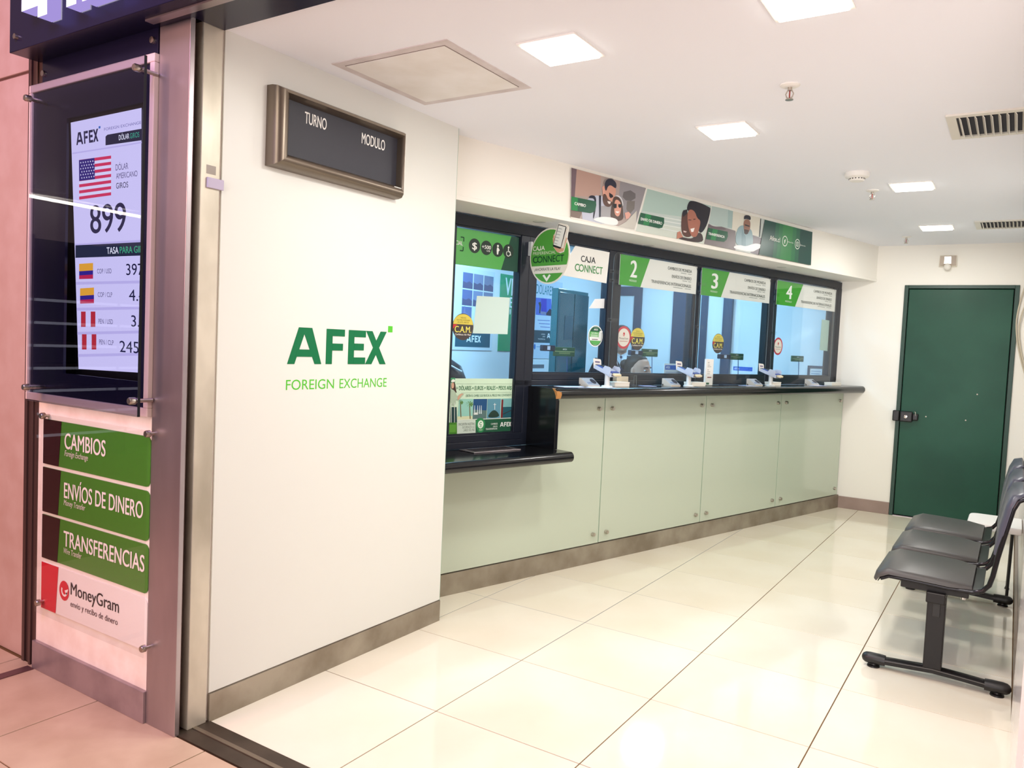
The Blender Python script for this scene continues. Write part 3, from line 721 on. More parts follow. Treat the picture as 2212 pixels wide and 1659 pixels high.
# ================================================================== waiting bench
bn = thing('waiting_bench', 'three seat black beam bench with grey pads along the right wall', 'bench', (1.5, 2.26, 0))
EDGE = mat('black_chrome', (46, 45, 48), .16, .8)
PADB = mat('grey_pad_blue_reflection', (74, 76, 92), .3, spec=.5)  # grey back pads, with their blue-grey reflection put into the colour
prof = [(1.268, .398), (1.282, .420), (1.315, .436), (1.40, .434), (1.55, .428), (1.632, .430), (1.668, .442), (1.690, .470), (1.700, .51), (1.712, .59), (1.733, .70), (1.752, .795), (1.768, .832), (1.792, .846)]
def spread(y0, y1, k):      # half width along the profile
    return (y0, y1)
for k in range(3):
    y0 = 1.480+.54*k; y1 = y0+.475; ym = (y0+y1)/2
    st = MB()
    for i, (x, z) in enumerate(prof): pass
    def sheet(a, b_, w, off, th, m, bev=0.):
        rings = []
        for i in range(a, b_+1):
            x, z = prof[i]; xa, za = prof[max(0, i-1)]; xb, zb = prof[min(len(prof)-1, i+1)]
            d = math.hypot(xb-xa, zb-za); nx, nz = -(zb-za)/d, (xb-xa)/d
            e = 1. if a < i < b_ else .93
            ww = w*e; t = th*(1 if a < i < b_ else .55)
            px_, pz_ = x+nx*off, z+nz*off; q = min(.018, ww*.2); r = []
            for yy, tt in ((ym-ww, t*.35), (ym-ww+q*.4, t*.8), (ym-ww+q*1.4, t), (ym+ww-q*1.4, t), (ym+ww-q*.4, t*.8), (ym+ww, t*.35)): r.append((px_+nx*tt, yy, pz_+nz*tt))
            for yy in (ym+ww, ym-ww): r.append((px_, yy, pz_))
            rings.append(r)
        mb = MB(); mb.loft(rings, m); return mb
    seat = sheet(0, 6, .222, -.004, .006, BLACKM).build('seat', bn, 50)
    sheet(0, 5, .232, .003, .028, PADG).build('seat_pad', seat, 50)
    back = sheet(8, 13, .214, -.004, .006, BLACKM).build('backrest', bn, 50)
    sheet(9, 13, .226, .003, .024, PADB).build('back_pad', back, 50)
    for s in (-1, 1): MB().tube([(x, ym+s*.215, z-.006) for x, z in prof[1:]], .010, EDGE, 8).build('side_rail', bn, 50)
    MB().box(1.36, 1.62, y0+.05, y0+.09, .385, .424, BLACKM, bev=.003).build('seat_bracket', seat)
    MB().box(1.36, 1.62, y1-.09, y1-.05, .385, .424, BLACKM, bev=.003).build('seat_bracket', seat)
    for yy in (y0+.07, y1-.07):
        MB().lathe([(0, -.012), (.009, -.011), (.012, 0)], (1.60, yy, .385), CHROME, n=12).build('bolt', seat, 40)
MB().box(1.463, 1.537, 1.50, 3.045, .345, .392, BLACKM, bev=.005).build('beam', bn)
for k, yf in enumerate((1.545, 3.0)):
    lg = MB().box(1.468, 1.540, yf-.026, yf+.026, .055, .375, BLACKM, bev=.005).build('leg', bn)
    MB().box(1.490, 1.520, yf-.030, yf-.026, .285, .345, BLACKP, bev=.002).build('leg_plug', lg)
    MB().box(1.482, 1.528, yf-.012, yf+.012, .37, .43, BLACKM, bev=.003).build('leg_neck', lg)
    ft = []
    for x, z in ((1.275, .036), (1.40, .043), (1.505, .050), (1.62, .045), (1.745, .037)):
        ft.append([(x, yf+dy, z+dz) for dy, dz in ((-.021, -.014), (-.021, .006), (-.012, .013), (.012, .013), (.021, .006), (.021, -.014))])
    MB().loft(ft, BLACKM).build('foot_bar', lg, 40)
    MB().tube([(1.29, yf-.0215, .040), (1.505, yf-.0215, .053), (1.73, yf-.0215, .041)], .0022, mat('bar_groove', (70, 68, 66), .3), 6).build('bar_groove', lg, 40)
    for x0, s in ((1.275, -1), (1.745, 1)):
        cp = []
        for t, r in ((-.045, .0235), (-.02, .0250), (.020, .0250), (.036, .0225), (.046, .016), (.051, .006)):
            cp.append([(x0+s*t, yf+r*1.05*math.cos(a), .036+r*math.sin(a)) for a in [2*math.pi*i/14 for i in range(14)]])
        MB().loft(cp, BLACKP).build('foot_cap', lg, 50)
        MB().lathe([(.012, .022), (.014, .009), (.026, .006), (.027, .0), (0, .0)], (x0+s*.002, yf, .0), BLACKP, n=20).build('glide', lg, 40)
# small white side table behind the bench
wtbl = thing('side_table', 'low white side table with rounded top behind the bench', 'table', (1.69, 3.30, 0))
top = []
for z, e in ((.395, .012), (.400, .002), (.425, 0), (.434, .006), (.436, .02)):
    ring = []
    for cx, cy, a0 in ((1.795, 3.43, 0), (1.585, 3.43, 90), (1.585, 3.15, 180), (1.795, 3.15, 270)):
        for a in range(0, 91, 15): ring.append((min(1.812, cx+(.05-e)*math.cos(math.radians(a0+a))), cy+(.05-e)*math.sin(math.radians(a0+a)), z))
    top.append(ring)
MB().loft(top, WHITEP).build('tabletop', wtbl, 40)
for x, y in ((1.77, 3.16), (1.61, 3.16), (1.77, 3.42), (1.61, 3.42)):
    MB().tube([(x, y, .396), (x-.006, y, .02), (x-.006, y, 0)], [.008, .008, .014], BLACKM, 8).build('leg', wtbl, 40)
# cables drooping beside the door
for k, (lab, pts) in enumerate((('pale cable hanging in a loop beside the green door, nearer the frame', ((2222, 600), (2207, 640), (2196, 690), (2197, 735), (2206, 780), (2220, 830))),
                                ('pale cable hanging beside the green door, nearer the wall corner', ((2226, 640), (2212, 665), (2201, 705), (2203, 745), (2212, 785), (2228, 820))))):
    w = [FBACK(*FBACK.px(u, v, .012+.008*k), .012+.008*k) for u, v in pts]
    pp = []
    for i in range(len(w)-1):
        for j in range(5):
            a, b_, c, d = w[max(0, i-1)], w[i], w[i+1], w[min(len(w)-1, i+2)]; t = j/5
            pp.append(.5*((2*b_)+(c-a)*t+(2*a-5*b_+4*c-d)*t*t+(3*b_-a-3*c+d)*t**3))
    pp.append(w[-1]); o = MB().tube(pp, .0055, mat('aged_cable', (206, 194, 172), .5), 8).build('wall_cable', None, 60, pp[0])
    tag(o, lab, 'cable', 'cables by the green door')

# ================================================================== advert strip on the soffit
FSO = FCN.at(.2205)
bt = thing('advert_strip', 'long printed advert strip of smiling people and green captions on the soffit', 'poster', FSO(2, 2.09))
fb = FSO.at(.002)
c0 = [FSO.px(*q) for q in ((1233, 362), (1755, 495), (1753, 572), (1233, 472))]
MB().prism(c0, lambda x, y, d: FSO(x, y, d), .0002, .002, mat('banner_white', (236, 234, 226), .4)).build('sheet', bt)
P = Pr(fb, .0004)
z = zoom(1230, 350, 8.193); z2 = zoom(1480, 420, 7.628); z3 = zoom(1220, 350, 3.95)
def pp(pts, c, L): P.px(pts, ink(c, .3), L, len(pts) >= 6 and 4 <= L < 11)
# picture 1: couple with a map
pp(z([(35, 100), (1355, 460), (1150, 1195), (25, 970)]), (176, 160, 154), 0)
pp(z([(35, 100), (560, 245), (540, 620), (30, 600)]), (186, 154, 142), 1)
pp(z([(35, 100), (130, 126), (92, 640), (30, 620)]), (118, 100, 108), 2)
pp(z([(900, 340), (1355, 460), (1180, 1090), (960, 980), (880, 560)]), (150, 146, 150), 1)
pp(z([(960, 530), (1080, 500), (1170, 560), (1170, 640), (1090, 690), (1000, 680), (940, 620)]), (108, 104, 106), 2)
pp(z([(1020, 690), (1160, 690), (1150, 830), (1060, 930), (1010, 830)]), (122, 116, 112), 2)
pp(z([(25, 850), (230, 880), (180, 1000), (25, 970)]), (128, 112, 104), 2)
pp(z([(220, 880), (330, 650), (470, 590), (610, 610), (760, 740), (760, 1100), (560, 1090), (230, 1010)]), (190, 194, 210), 3)
pp(z([(560, 780), (740, 760), (780, 1060), (560, 1050)]), (164, 162, 166), 4)
pp(z([(330, 640), (370, 585), (470, 600), (476, 760), (440, 990), (410, 1010), (446, 740), (440, 640)]), (34, 36, 54), 5)
pp(z([(524, 590), (560, 590), (556, 1020), (524, 1020)]), (34, 36, 54), 5)
pp(z([(590, 440), (640, 400), (700, 395), (790, 430), (828, 480), (815, 590), (770, 640), (760, 720), (690, 800), (630, 770), (590, 690)]), (214, 158, 138), 6)
pp(z([(580, 440), (625, 415), (640, 470), (625, 560), (590, 550)]), (222, 164, 146), 7)
pp(z([(600, 560), (650, 570), (680, 660), (740, 690), (760, 720), (740, 780), (680, 800), (610, 760), (585, 660)]), (96, 70, 62), 7)
pp(z([(670, 690), (735, 700), (720, 745), (690, 735)]), (236, 226, 220), 8)
pp(z([(620, 420), (640, 330), (700, 290), (780, 310), (836, 380), (828, 470), (790, 450), (730, 405), (680, 430), (655, 510), (635, 500)]), (48, 50, 66), 8)
pp(z([(600, 380), (620, 310), (690, 280), (770, 290), (790, 320), (700, 300), (640, 335), (620, 415)]), (140, 132, 130), 7)
pp(z([(706, 540), (770, 585), (775, 620), (730, 640), (706, 600)]), (30, 30, 38), 9)
pp(z([(790, 610), (860, 580), (930, 640), (960, 760), (930, 790), (780, 640)]), (216, 216, 220), 6)
pp(z([(770, 640), (810, 600), (880, 620), (930, 700), (950, 850), (960, 1050), (720, 1030), (740, 800)]), (84, 64, 56), 7)
pp(z([(800, 680), (850, 660), (910, 720), (918, 830), (890, 950), (840, 970), (790, 900)]), (222, 160, 140), 8)
pp(z([(776, 740), (836, 740), (836, 810), (800, 820), (776, 790)]), (26, 28, 36), 9); pp(z([(866, 745), (922, 745), (918, 800), (890, 815), (866, 790)]), (26, 28, 36), 9)
pp(z([(815, 870), (888, 875), (862, 905), (832, 900)]), (246, 240, 236), 9)
pp(z([(980, 900), (1050, 880), (1090, 930), (1050, 1000), (1000, 1010)]), (226, 168, 152), 8)
pp(z([(1000, 1060), (1190, 860), (1180, 1100), (1150, 1195), (860, 1140)]), (204, 200, 190), 7)
pp(z([(430, 1000), (600, 960), (860, 1000), (862, 1130), (640, 1100), (430, 1030)]), (240, 240, 238), 10)
pp(z([(36, 610), (470, 695), (476, 760), (460, 850), (420, 890), (370, 905), (32, 850)]), (36, 92, 68), 11)
pp(z([(36, 610), (150, 632), (146, 870), (32, 850)]), (44, 136, 78), 12)
P.tpx('CAMBIO', z([(92, 758)])[0], z([(288, 800)])[0], z([(92, 706)])[0][1], (250, 250, 248), 13, .025)
# picture 2: beach
pp(z3([(705, 228), (1250, 375), (1185, 698), (605, 590)]), (208, 216, 206), 0)
pp(z3([(705, 228), (1250, 375), (1220, 500), (660, 420)]), (176, 200, 192), 1)
pp(z3([(655, 415), (1040, 480), (1020, 560), (640, 490)]), (196, 208, 204), 2)
for a in (440, 470, 505, 540): pp(z3([(690, a), (1010, a+58), (1010, a+66), (690, a+7)]), (226, 232, 228), 3)
pp(z3([(1000, 440), (1010, 415), (1040, 405), (1050, 440), (1060, 560), (1090, 640), (1010, 640), (990, 560)]), (96, 66, 60), 5)
pp(z3([(1002, 440), (1012, 412), (1046, 404), (1044, 440), (1010, 470)]), (44, 42, 50), 6)
pp(z3([(1012, 585), (1040, 592), (1034, 602), (1014, 598)]), (224, 200, 196), 6)
pp(z3([(1040, 420), (1048, 360), (1072, 325), (1150, 345), (1235, 385), (1248, 400), (1215, 540), (1160, 620), (1130, 560), (1110, 420)]), (40, 38, 48), 4)
pp(z3([(1046, 430), (1070, 400), (1110, 420), (1130, 480), (1160, 500), (1150, 560), (1128, 640), (1085, 640), (1062, 590), (1048, 520)]), (172, 112, 94), 7)
pp(z3([(1072, 570), (1108, 562), (1098, 596), (1080, 598)]), (246, 242, 238), 8)
pp(z3([(1055, 490), (1080, 492), (1080, 498), (1055, 497)]), (70, 44, 42), 8); pp(z3([(1096, 486), (1116, 484), (1116, 491), (1098, 493)]), (70, 44, 42), 8)
pp(z3([(1130, 600), (1175, 610), (1185, 698), (955, 656), (990, 636), (1090, 660)]), (72, 60, 62), 6)
pp(z3([(955, 656), (960, 600), (985, 590), (1010, 640)]), (190, 130, 112), 7)
pp(z3([(625, 526), (648, 432), (848, 476), (848, 520), (832, 560), (805, 566)]), (36, 92, 68), 11); pp(z3([(668, 534), (690, 441), (740, 452), (716, 544)]), (44, 130, 78), 12)
P.tpx('ENVÍO DE DINERO', z3([(648, 500)])[0], z3([(829, 532)])[0], z3([(648, 476)])[0][1], (250, 250, 248), 13, .025)
# picture 3: man at a desk
pp(z2([(440, 190), (1315, 410), (1215, 1000), (312, 815)]), (198, 206, 202), 0)
pp(z2([(440, 190), (730, 255), (700, 570), (395, 480)]), (178, 196, 192), 1); pp(z2([(710, 255), (790, 275), (770, 560), (700, 545)]), (160, 184, 182), 2)
pp(z2([(790, 275), (1240, 385), (1210, 690), (770, 600)]), (222, 218, 204), 2)
pp(z2([(385, 480), (470, 530), (600, 530), (830, 600), (830, 920), (312, 815)]), (132, 124, 126), 3)
pp(z2([(385, 480), (470, 530), (600, 530), (690, 570), (640, 590), (375, 545)]), (110, 98, 104), 4)
pp(z2([(1110, 670), (1260, 720), (1215, 1000), (1080, 960)]), (124, 116, 124), 4)
pp(z2([(1240, 400), (1252, 400), (1236, 700), (1222, 700)]), (44, 44, 52), 5)
pp(z2([(820, 830), (850, 590), (900, 520), (960, 505), (1070, 560), (1110, 620), (1125, 850), (1010, 870)]), (142, 170, 178), 6)
pp(z2([(940, 560), (965, 640), (1000, 700), (1000, 850), (930, 840)]), (120, 150, 160), 7)
pp(z2([(965, 410), (1075, 415), (1075, 560), (1040, 640), (1000, 660), (965, 600)]), (150, 108, 92), 8)
pp(z2([(975, 570), (1050, 590), (1035, 650), (1000, 660), (975, 640)]), (66, 48, 46), 9)
pp(z2([(968, 410), (980, 335), (1080, 350), (1082, 430), (1030, 405), (990, 405)]), (44, 44, 56), 9); pp(z2([(985, 490), (1060, 515), (1060, 535), (985, 512)]), (34, 32, 40), 10)
pp(z2([(800, 850), (900, 830), (1000, 860), (1150, 800), (1270, 830), (1290, 860), (1180, 910), (1110, 950), (960, 930), (800, 890)]), (244, 244, 244), 10)
pp(z2([(345, 735), (382, 548), (700, 615), (705, 690), (680, 750), (640, 782)]), (36, 92, 68), 11); pp(z2([(420, 745), (456, 566), (540, 584), (500, 760)]), (44, 132, 78), 12)
P.tpx('TRANSFERENCIA', z2([(384, 668)])[0], z2([(650, 716)])[0], z2([(384, 626)])[0][1], (250, 250, 248), 13, .025)
# end field
pp(z2([(1315, 415), (2098, 620), (2072, 1168), (1215, 990)]), (44, 82, 76), 12)
for a, b_, c in ((1500, 1900, (50, 106, 82)), (1560, 1840, (56, 124, 84)), (1620, 1780, (62, 138, 82))):
    t = [((a-1315)/783, (b_-1315)/783)]
    pp(z2([(a, 415+.262*(a-1315)), (b_, 415+.262*(b_-1315)), (b_-40, 990+.208*(b_-40-1215)), (a-60, 990+.208*(a-60-1215))]), c, 13+(a-1500)//60)
P.tpx('Afex.cl', z2([(1392, 752)])[0], z2([(1560, 790)])[0], z2([(1392, 672)])[0][1], (244, 246, 240), 17, .012)
for u, v in ((1632, 770), (1838, 820)):
    cx, cz = fb.px(*z2([(u, v)])[0]); P.ring(cx, cz, .036, .006, (236, 240, 232), 17)
    if u < 1700: P.text('f', cx-.012, cz-.018, .024, .030, (236, 240, 232), 17, .02)
    else: P.rect(cx-.018, cz-.018, cx+.018, cz+.018, (236, 240, 232), 17, (.006,)*4); P.rect(cx-.013, cz-.013, cx+.013, cz+.013, (54, 120, 84), 18, (.004,)*4); P.ring(cx, cz, .007, .003, (236, 240, 232), 19)
P.tpx('/Afexchile', z2([(1686, 790)])[0], z2([(1784, 810)])[0], z2([(1686, 768)])[0][1], (226, 232, 224), 17); P.tpx('@Afexchile', z2([(1884, 842)])[0], z2([(1982, 862)])[0], z2([(1884, 820)])[0][1], (226, 232, 224), 17)
P.build('print', bt)

# ================================================================== module signs, round sign, acrylic guards
SG = FCN.at(-.034)
SGRN, SWH, TXT = (66, 164, 50), (238, 238, 234), (44, 62, 58)
def board(name, pts, label, cat, group=None, n=-.034, th=.004, m=None):
    f = FCN.at(n); q = [f.px(*p) for p in pts]; cx = sum(a for a, b_ in q)/len(q); zmin = min(b_ for a, b_ in q)
    t = thing(name, label, cat, f(cx, zmin), group)
    MB().prism(q, lambda x, y, d: f(x, y, d), -th, 0, m or mat('sign_board_white', SWH, .3)).build('board', t)
    return t, Pr(f, .0005), f
t, P, f = board('window_sign', [(1243, 531), (1317, 545), (1310, 612), (1205, 593)], 'white CAJA CONNECT board at the top of the second window', 'sign', 'module signs on the windows')
a = f.px(1255, 564); b_ = f.px(1286, 570); P.caja(a[0], (a[1]+b_[1])/2, b_[0]-a[0], f.px(1255, 551)[1]-a[1], ink((44, 48, 52)), 1, .015)
def connect(P, f, p0, p1, vt, m, L=1):
    a = f.px(*p0); b_ = f.px(*p1); h = f.px(p0[0], vt)[1]-a[1]; w = b_[0]-a[0]; y = (a[1]+b_[1])/2; r = h*.5; x = a[0]
    P.ring(x+w*.10, y+r, r*.86, h*.16, m, L, w*.19/(h), 50, 330); P.ring(x+w*.235, y+r, r*.86, h*.16, m, L, w*.17/h, 0, 360)
    P.text('NNECT', x+w*.345, y, w*.655, h, m, L, .015)
connect(P, f, (1241, 586), (1301, 592), 570, ink((70, 146, 84)))
P.build('print', t)
for k, (num, L0, L1, g1, g0, R1, R0, lab) in enumerate((('2', (1340, 549), (1338, 615), (1404, 560), (1383, 620), (1507, 577), (1502, 636), 'green and white board numbered 2 above the third window'),
        ('3', (1517, 579), (1514, 637), (1576, 589), (1557, 642), (1665, 603), (1661, 656), 'green and white board numbered 3 above the fourth window'),
        ('4', (1678, 607), (1678, 661), (1735, 617), (1717, 664), (1806, 627), (1804, 674), 'green and white board numbered 4 above the window nearest the green door'))):
    f = FCN.at(-.034)
    q = [f.px(*p) for p in (L0, L1, g1, g0, R1, R0)]
    s0 = (q[0][0]+q[1][0])/2; s1 = (q[4][0]+q[5][0])/2; zt, zb = 1.979, 1.783; ga, gb = q[2][0], q[3][0]
    t = thing('window_sign', lab, 'sign', f((s0+s1)/2, zb), 'module signs on the windows')
    MB().prism([(s0, zb), (s1, zb), (s1, zt), (s0, zt)], lambda x, y, d: f(x, y, d), -.004, 0, mat('sign_board_white', SWH, .3)).build('board', t)
    P = Pr(f, .0005); P.poly([(s0, zb), (gb, zb), (ga, zt), (s0, zt)], SGRN, 0)
    w = gb-s0; h = zt-zb
    P.text(num, s0+w*.50, zb+h*.30, w*.29, h*.55, (250, 250, 248), 1, .03); P.text('MÓDULO', s0+w*.46, zb+h*.15, w*.34, h*.065, (230, 240, 226), 1, .01)
    xr = s1-(s1-s0)*.075
    for t_, wd_, y in (('CAMBIOS DE MONEDA', .33, .74), ('ENVÍOS DE DINERO', .27, .47), ('TRANSFERENCIAS INTERNACIONALES', .535, .20)):
        ww = wd_*(s1-s0); P.text(t_, xr-ww, zb+h*y, ww, h*.105, TXT, 1, .008)
        P.rect(xr-ww*.46, zb+h*(y-.065), xr-ww*.22, zb+h*(y-.045), (150, 156, 152), 1); P.rect(xr-ww*.16, zb+h*(y-.065), xr, zb+h*(y-.045), (150, 156, 152), 1)
    P.build('print', t)
# round hanging sign in front of the frame
zr = zoom(960, 420, 6.913)
fr_ = Fr(CT(.56, 0, 0), CN)          # a flag sign standing out from the mullion into the room
rs = thing('round_sign', 'large round green CAJA PREFERENCIAL CONNECT sign with a phone sticking out of its top', 'sign', fr_(.10, 1.72))
def zl(pts): return [fr_.px(*p) for p in zr(pts)]
ctr = zl([(1566, 920)])[0]; rx = (zl([(1862, 920)])[0][0]-zl([(1272, 920)])[0][0])/2; rz = (zl([(1566, 502)])[0][1]-zl([(1566, 1338)])[0][1])/2
circ = [(ctr[0]+rx*math.cos(math.radians(a)), ctr[1]+rz*math.sin(math.radians(a))) for a in range(0, 360, 8)]
CREAM = mat('sign_cream', (236, 230, 218), .35)
MB().prism(circ, lambda x, y, d: fr_(x, y, d), -.004, 0, CREAM).build('disc', rs)
P = Pr(fr_, .0005); G1, G2 = (84, 162, 66), (96, 174, 92)
P.ell(ctr[0], ctr[1], rx*.945, rz*.945, G1, 0)
def cw(y): return rx*math.sqrt(max(0, 1-((y-ctr[1])/rz)**2))*.985
by = [zl([q])[0][1] for q in ((1280, 1075), (1850, 1050), (1800, 1168), (1300, 1190))]; yt_, yb_ = (by[0]+by[1])/2, (by[2]+by[3])/2
band = [(ctr[0]-cw(yt_), yt_), (ctr[0]+cw(yt_), yt_), (ctr[0]+cw((yt_+yb_)/2), (yt_+yb_)/2), (ctr[0]+cw(yb_), yb_), (ctr[0]-cw(yb_), yb_), (ctr[0]-cw((yt_+yb_)/2), (yt_+yb_)/2)]
P.poly(band, (236, 230, 218), 1)
def zt(t, a, b_, vt, m, L=2, bold=0.): P.tpx(t, zr([a])[0], zr([b_])[0], zr([(a[0], vt)])[0][1], m, L, bold)
a, b_, c_ = zl([(1325, 842), (1500, 834), (1325, 778)]); P.caja(a[0], (a[1]+b_[1])/2, b_[0]-a[0], c_[1]-a[1], ink((248, 246, 236)), 2, .015); zt('PREFERENCIAL', (1322, 905), (1664, 884), 862, (226, 232, 206), 2, 0)
connect(P, fr_, zr([(1320, 1022)])[0], zr([(1782, 1004)])[0], zr([(1320, 926)])[0][1], ink((16, 66, 44)), 2)
zt('¡AHÓRRATE LA FILA!', (1345, 1146), (1728, 1124), 1106, (58, 64, 62), 2, .004)
P.poly(zl([(1466, 1212), (1494, 1196), (1528, 1252), (1566, 1192), (1590, 1206), (1528, 1304)]), (240, 240, 232), 2)
P.build('print', rs)
ph = [(1690, 500), (1712, 440), (1740, 428), (1845, 455), (1866, 490), (1850, 600), (1842, 660), (1790, 860), (1740, 880), (1690, 860), (1640, 790), (1630, 660)]
pm = MB().prism([(x, min(y, 2.058)) for x, y in zl(ph)], lambda x, y, d: fr_(x, y, d), .0025, .006, CREAM).build('phone_cutout', rs)
P = Pr(fr_.at(.006), .0005)
P.poly(zl([(1640, 600), (1660, 620), (1650, 760), (1790, 810), (1830, 640), (1846, 660), (1790, 850), (1700, 870), (1650, 800), (1632, 700)]), (214, 166, 138), 0)
P.poly(zl([(1716, 448), (1828, 480), (1836, 500), (1752, 806), (1740, 814), (1640, 784), (1632, 768)]), (40, 40, 46), 1); P.poly(zl([(1722, 462), (1824, 490), (1750, 790), (1642, 752)]), (236, 236, 230), 2)
for k in range(6): P.line(zl([(1712-14*k, 505+44*k), (1770-14*k, 522+44*k)]), .003, (150, 156, 158), 3)
P.build('print', pm)
cl = [fr_.px(*p) for p in ((1140, 524), (1152, 524), (1150, 552), (1140, 551))]
MB().prism([(-.054, 1.885), (-.030, 1.885), (-.030, 1.965), (-.054, 1.965)], lambda x, y, d: fr_(x, y, d), -.010, .003, mat('frosted_clip', (200, 206, 208), .3)).build('sign_clip', rs)
# acrylic guards standing in front of the three module windows
def guard(s0, s1, label, zb=1.127, ztop=1.988):
    n = -.030; r = .05; t = thing('acrylic_guard', label, 'screen', CT((s0+s1)/2, n, zb), 'clear acrylic guards')
    pts = [(s0, zb), (s1, zb)]+[(s1-r+r*math.cos(math.radians(a)), ztop-r+r*math.sin(math.radians(a))) for a in range(0, 91, 15)]+[(s0+r+r*math.cos(math.radians(a)), ztop-r+r*math.sin(math.radians(a))) for a in range(90, 181, 15)]
    m = MB(); m.prism(pts, lambda x, y, d: CT(x, n+d, y), 0, .003, CLEAR, ACRE); m.build('sheet', t)
    for s, z_ in ((s0+.008, 1.55), (s0+.008, 1.86), (s0+.008, 1.80)):
        MB().box(s-.045, s+.055, n+.004, n+.009, z_-.012, z_+.012, CLEAR, CT).build('bracket', t)
        MB().lathe([(0, .004), (.005, .003), (.006, 0)], CT(s-.02, n+.009, z_), BLACKP, n=10, axis=CN).build('bracket_screw', t, 40)
guard(1.283, 2.190, 'clear acrylic guard in front of the third window, nearest the round green sign')
guard(2.236, 3.190, 'clear acrylic guard in front of the fourth window, between the two others')
guard(3.262, 4.300, 'clear acrylic guard nearest the green door')

# ================================================================== stickers and papers on the panes
FG = FCN.at(-.0785)
def disc(name, px0, hw, hh_, label, cat='sticker', group=None, m=None):
    c = FG.px(*px0); r = FG.px(px0[0], px0[1]-hh_)[1]-c[1]; t = thing(name, label, cat, FG(c[0], c[1]-r), group)
    MB().prism([(c[0]+r*math.cos(math.radians(a)), c[1]+r*math.sin(math.radians(a))) for a in range(0, 360, 10)], lambda x, y, d: FG(x, y, d), .0003, .0012, m).build('disc', t)
    return t, Pr(FG.at(.0012), .0005), c, r
YEL, CHAR = (226, 208, 92), (70, 62, 62)
for px0, hh_, lab in (((1000, 706), 29, 'round yellow topped dark sticker on the tall left window'), ((1377, 732), 24.5, 'round yellow topped dark sticker beside the red ringed sticker on the third window'), ((1551, 742), 21.5, 'round yellow topped dark sticker low on the fourth window')):
    t, P, c, r = disc('round_sticker', px0, 0, hh_, lab, group='yellow topped round stickers', m=mat('sticker_charcoal', CHAR, .3))
    P.ell(c[0], c[1]+r*.18, r*.94, r*.77, YEL, 0, 24, 0, 180)
    for k, (s_, w) in enumerate((('NOUVO', .5), ('BAO POU VOYE JUAN', 1.25), ('AN AYITI, AFEX KIT', 1.1))): P.text(s_, c[0]-r*w/2, c[1]+r*(.62-.17*k), r*w, r*.10, (96, 84, 40), 1)
    P.poly([(c[0]-r*.95, c[1]+r*.16), (c[0]-r*.55, c[1]+r*.16), (c[0]-r*.95, c[1]-r*.18)], (206, 60, 62), 1)
    P.text('C.A.M.', c[0]-r*.78, c[1]-r*.42, r*1.56, r*.46, (244, 232, 110), 2, .02); P.text('Caribbean Air Mail', c[0]-r*.74, c[1]-r*.64, r*1.48, r*.13, (240, 236, 228), 2, .02)
    P.build('print', t)
for px0, hh_, lab in (((1347, 729), 24.5, 'round white sticker with red ring on the third window'), ((1680.5, 748), 19, 'round white sticker with red ring on the window nearest the green door')):
    t, P, c, r = disc('round_sticker', px0, 0, hh_, lab, group='red ringed round stickers', m=mat('sticker_red', (208, 64, 78), .3))
    P.ell(c[0], c[1], r*.80, r*.80, (240, 232, 220), 0); P.ell(c[0], c[1]+r*.28, r*.14, r*.17, (206, 50, 60), 1); P.ring(c[0], c[1]+r*.28, r*.08, r*.04, (240, 232, 220), 2, 1, 150, 350)
    P.text('MoneyGram', c[0]-r*.60, c[1]-r*.16, r*1.2, r*.17, (70, 60, 60), 1); P.rect(c[0]-r*.55, c[1]-r*.36, c[0]+r*.55, c[1]-r*.31, (200, 130, 126), 1)
    P.build('print', t)
t, P, c, r = disc('round_sticker', (1286, 726), 0, 23.5, 'round green and white hygiene sticker with a bottle on the second window', m=mat('sticker_white', (240, 242, 240), .3))
P.ell(c[0], c[1], r*.90, r*.90, (40, 96, 72), 0); P.ell(c[0], c[1], r*.84, r*.84, (240, 242, 240), 1); P.ell(c[0], c[1]+r*.36, r*.75, r*.46, (40, 96, 72), 2, 20, 0, 180)
P.rect(c[0]-r*.80, c[1]-r*.10, c[0]+r*.40, c[1]+r*.40, (96, 176, 96), 3); P.text('AFEX', c[0]-r*.28, c[1]+r*.52, r*.56, r*.16, (246, 248, 246), 3, .02)
P.text('SUCURSAL', c[0]-r*.6, c[1]+r*.2, r*.9, r*.13, (240, 246, 240), 4, .01)
for k in (0, 1): P.rect(c[0]-r*.68, c[1]+r*(.05-.13*k), c[0]+r*.3, c[1]+r*(.11-.13*k), (226, 240, 226), 4)
P.rect(c[0]-r*.5, c[1]-r*.34, c[0]+r*.3, c[1]-r*.27, (120, 90, 104), 4); P.ell(c[0], c[1]-r*.42, r*.68, r*.40, (96, 176, 96), 2, 20, 180, 360)
P.rect(c[0]+r*.42, c[1]-r*.25, c[0]+r*.72, c[1]+r*.35, (228, 234, 234), 5, (r*.06,)*4); P.rect(c[0]+r*.5, c[1]+r*.35, c[0]+r*.9, c[1]+r*.5, (234, 238, 238), 5)
P.build('print', t)
def paper(pts, label, rgb, name='paper_notice', cat='paper', m=None):
    q = [FG.px(*p) for p in pts]; t = MB().prism(q, lambda x, y, d: FG(x, y, d), .0003, .0012, m or mat('paper_%02x%02x%02x' % rgb, rgb, .7)).build(name, None, None, FG(q[0][0], min(b_ for a, b_ in q)))
    return tag(t, label, cat)
paper([(1030, 639), (1101, 643), (1096, 722), (1021, 720)], 'blank pale green square paper taped inside the tall left window', (206, 228, 222))
paper([(1775, 690), (1797, 693), (1790, 759), (1770, 756)], 'blank pale green paper strip at the right end of the window numbered 4', (176, 204, 196))
paper([(1285, 646), (1308, 645), (1308, 666), (1272, 666)], 'small white paper at the right edge of the second window', (236, 238, 240))
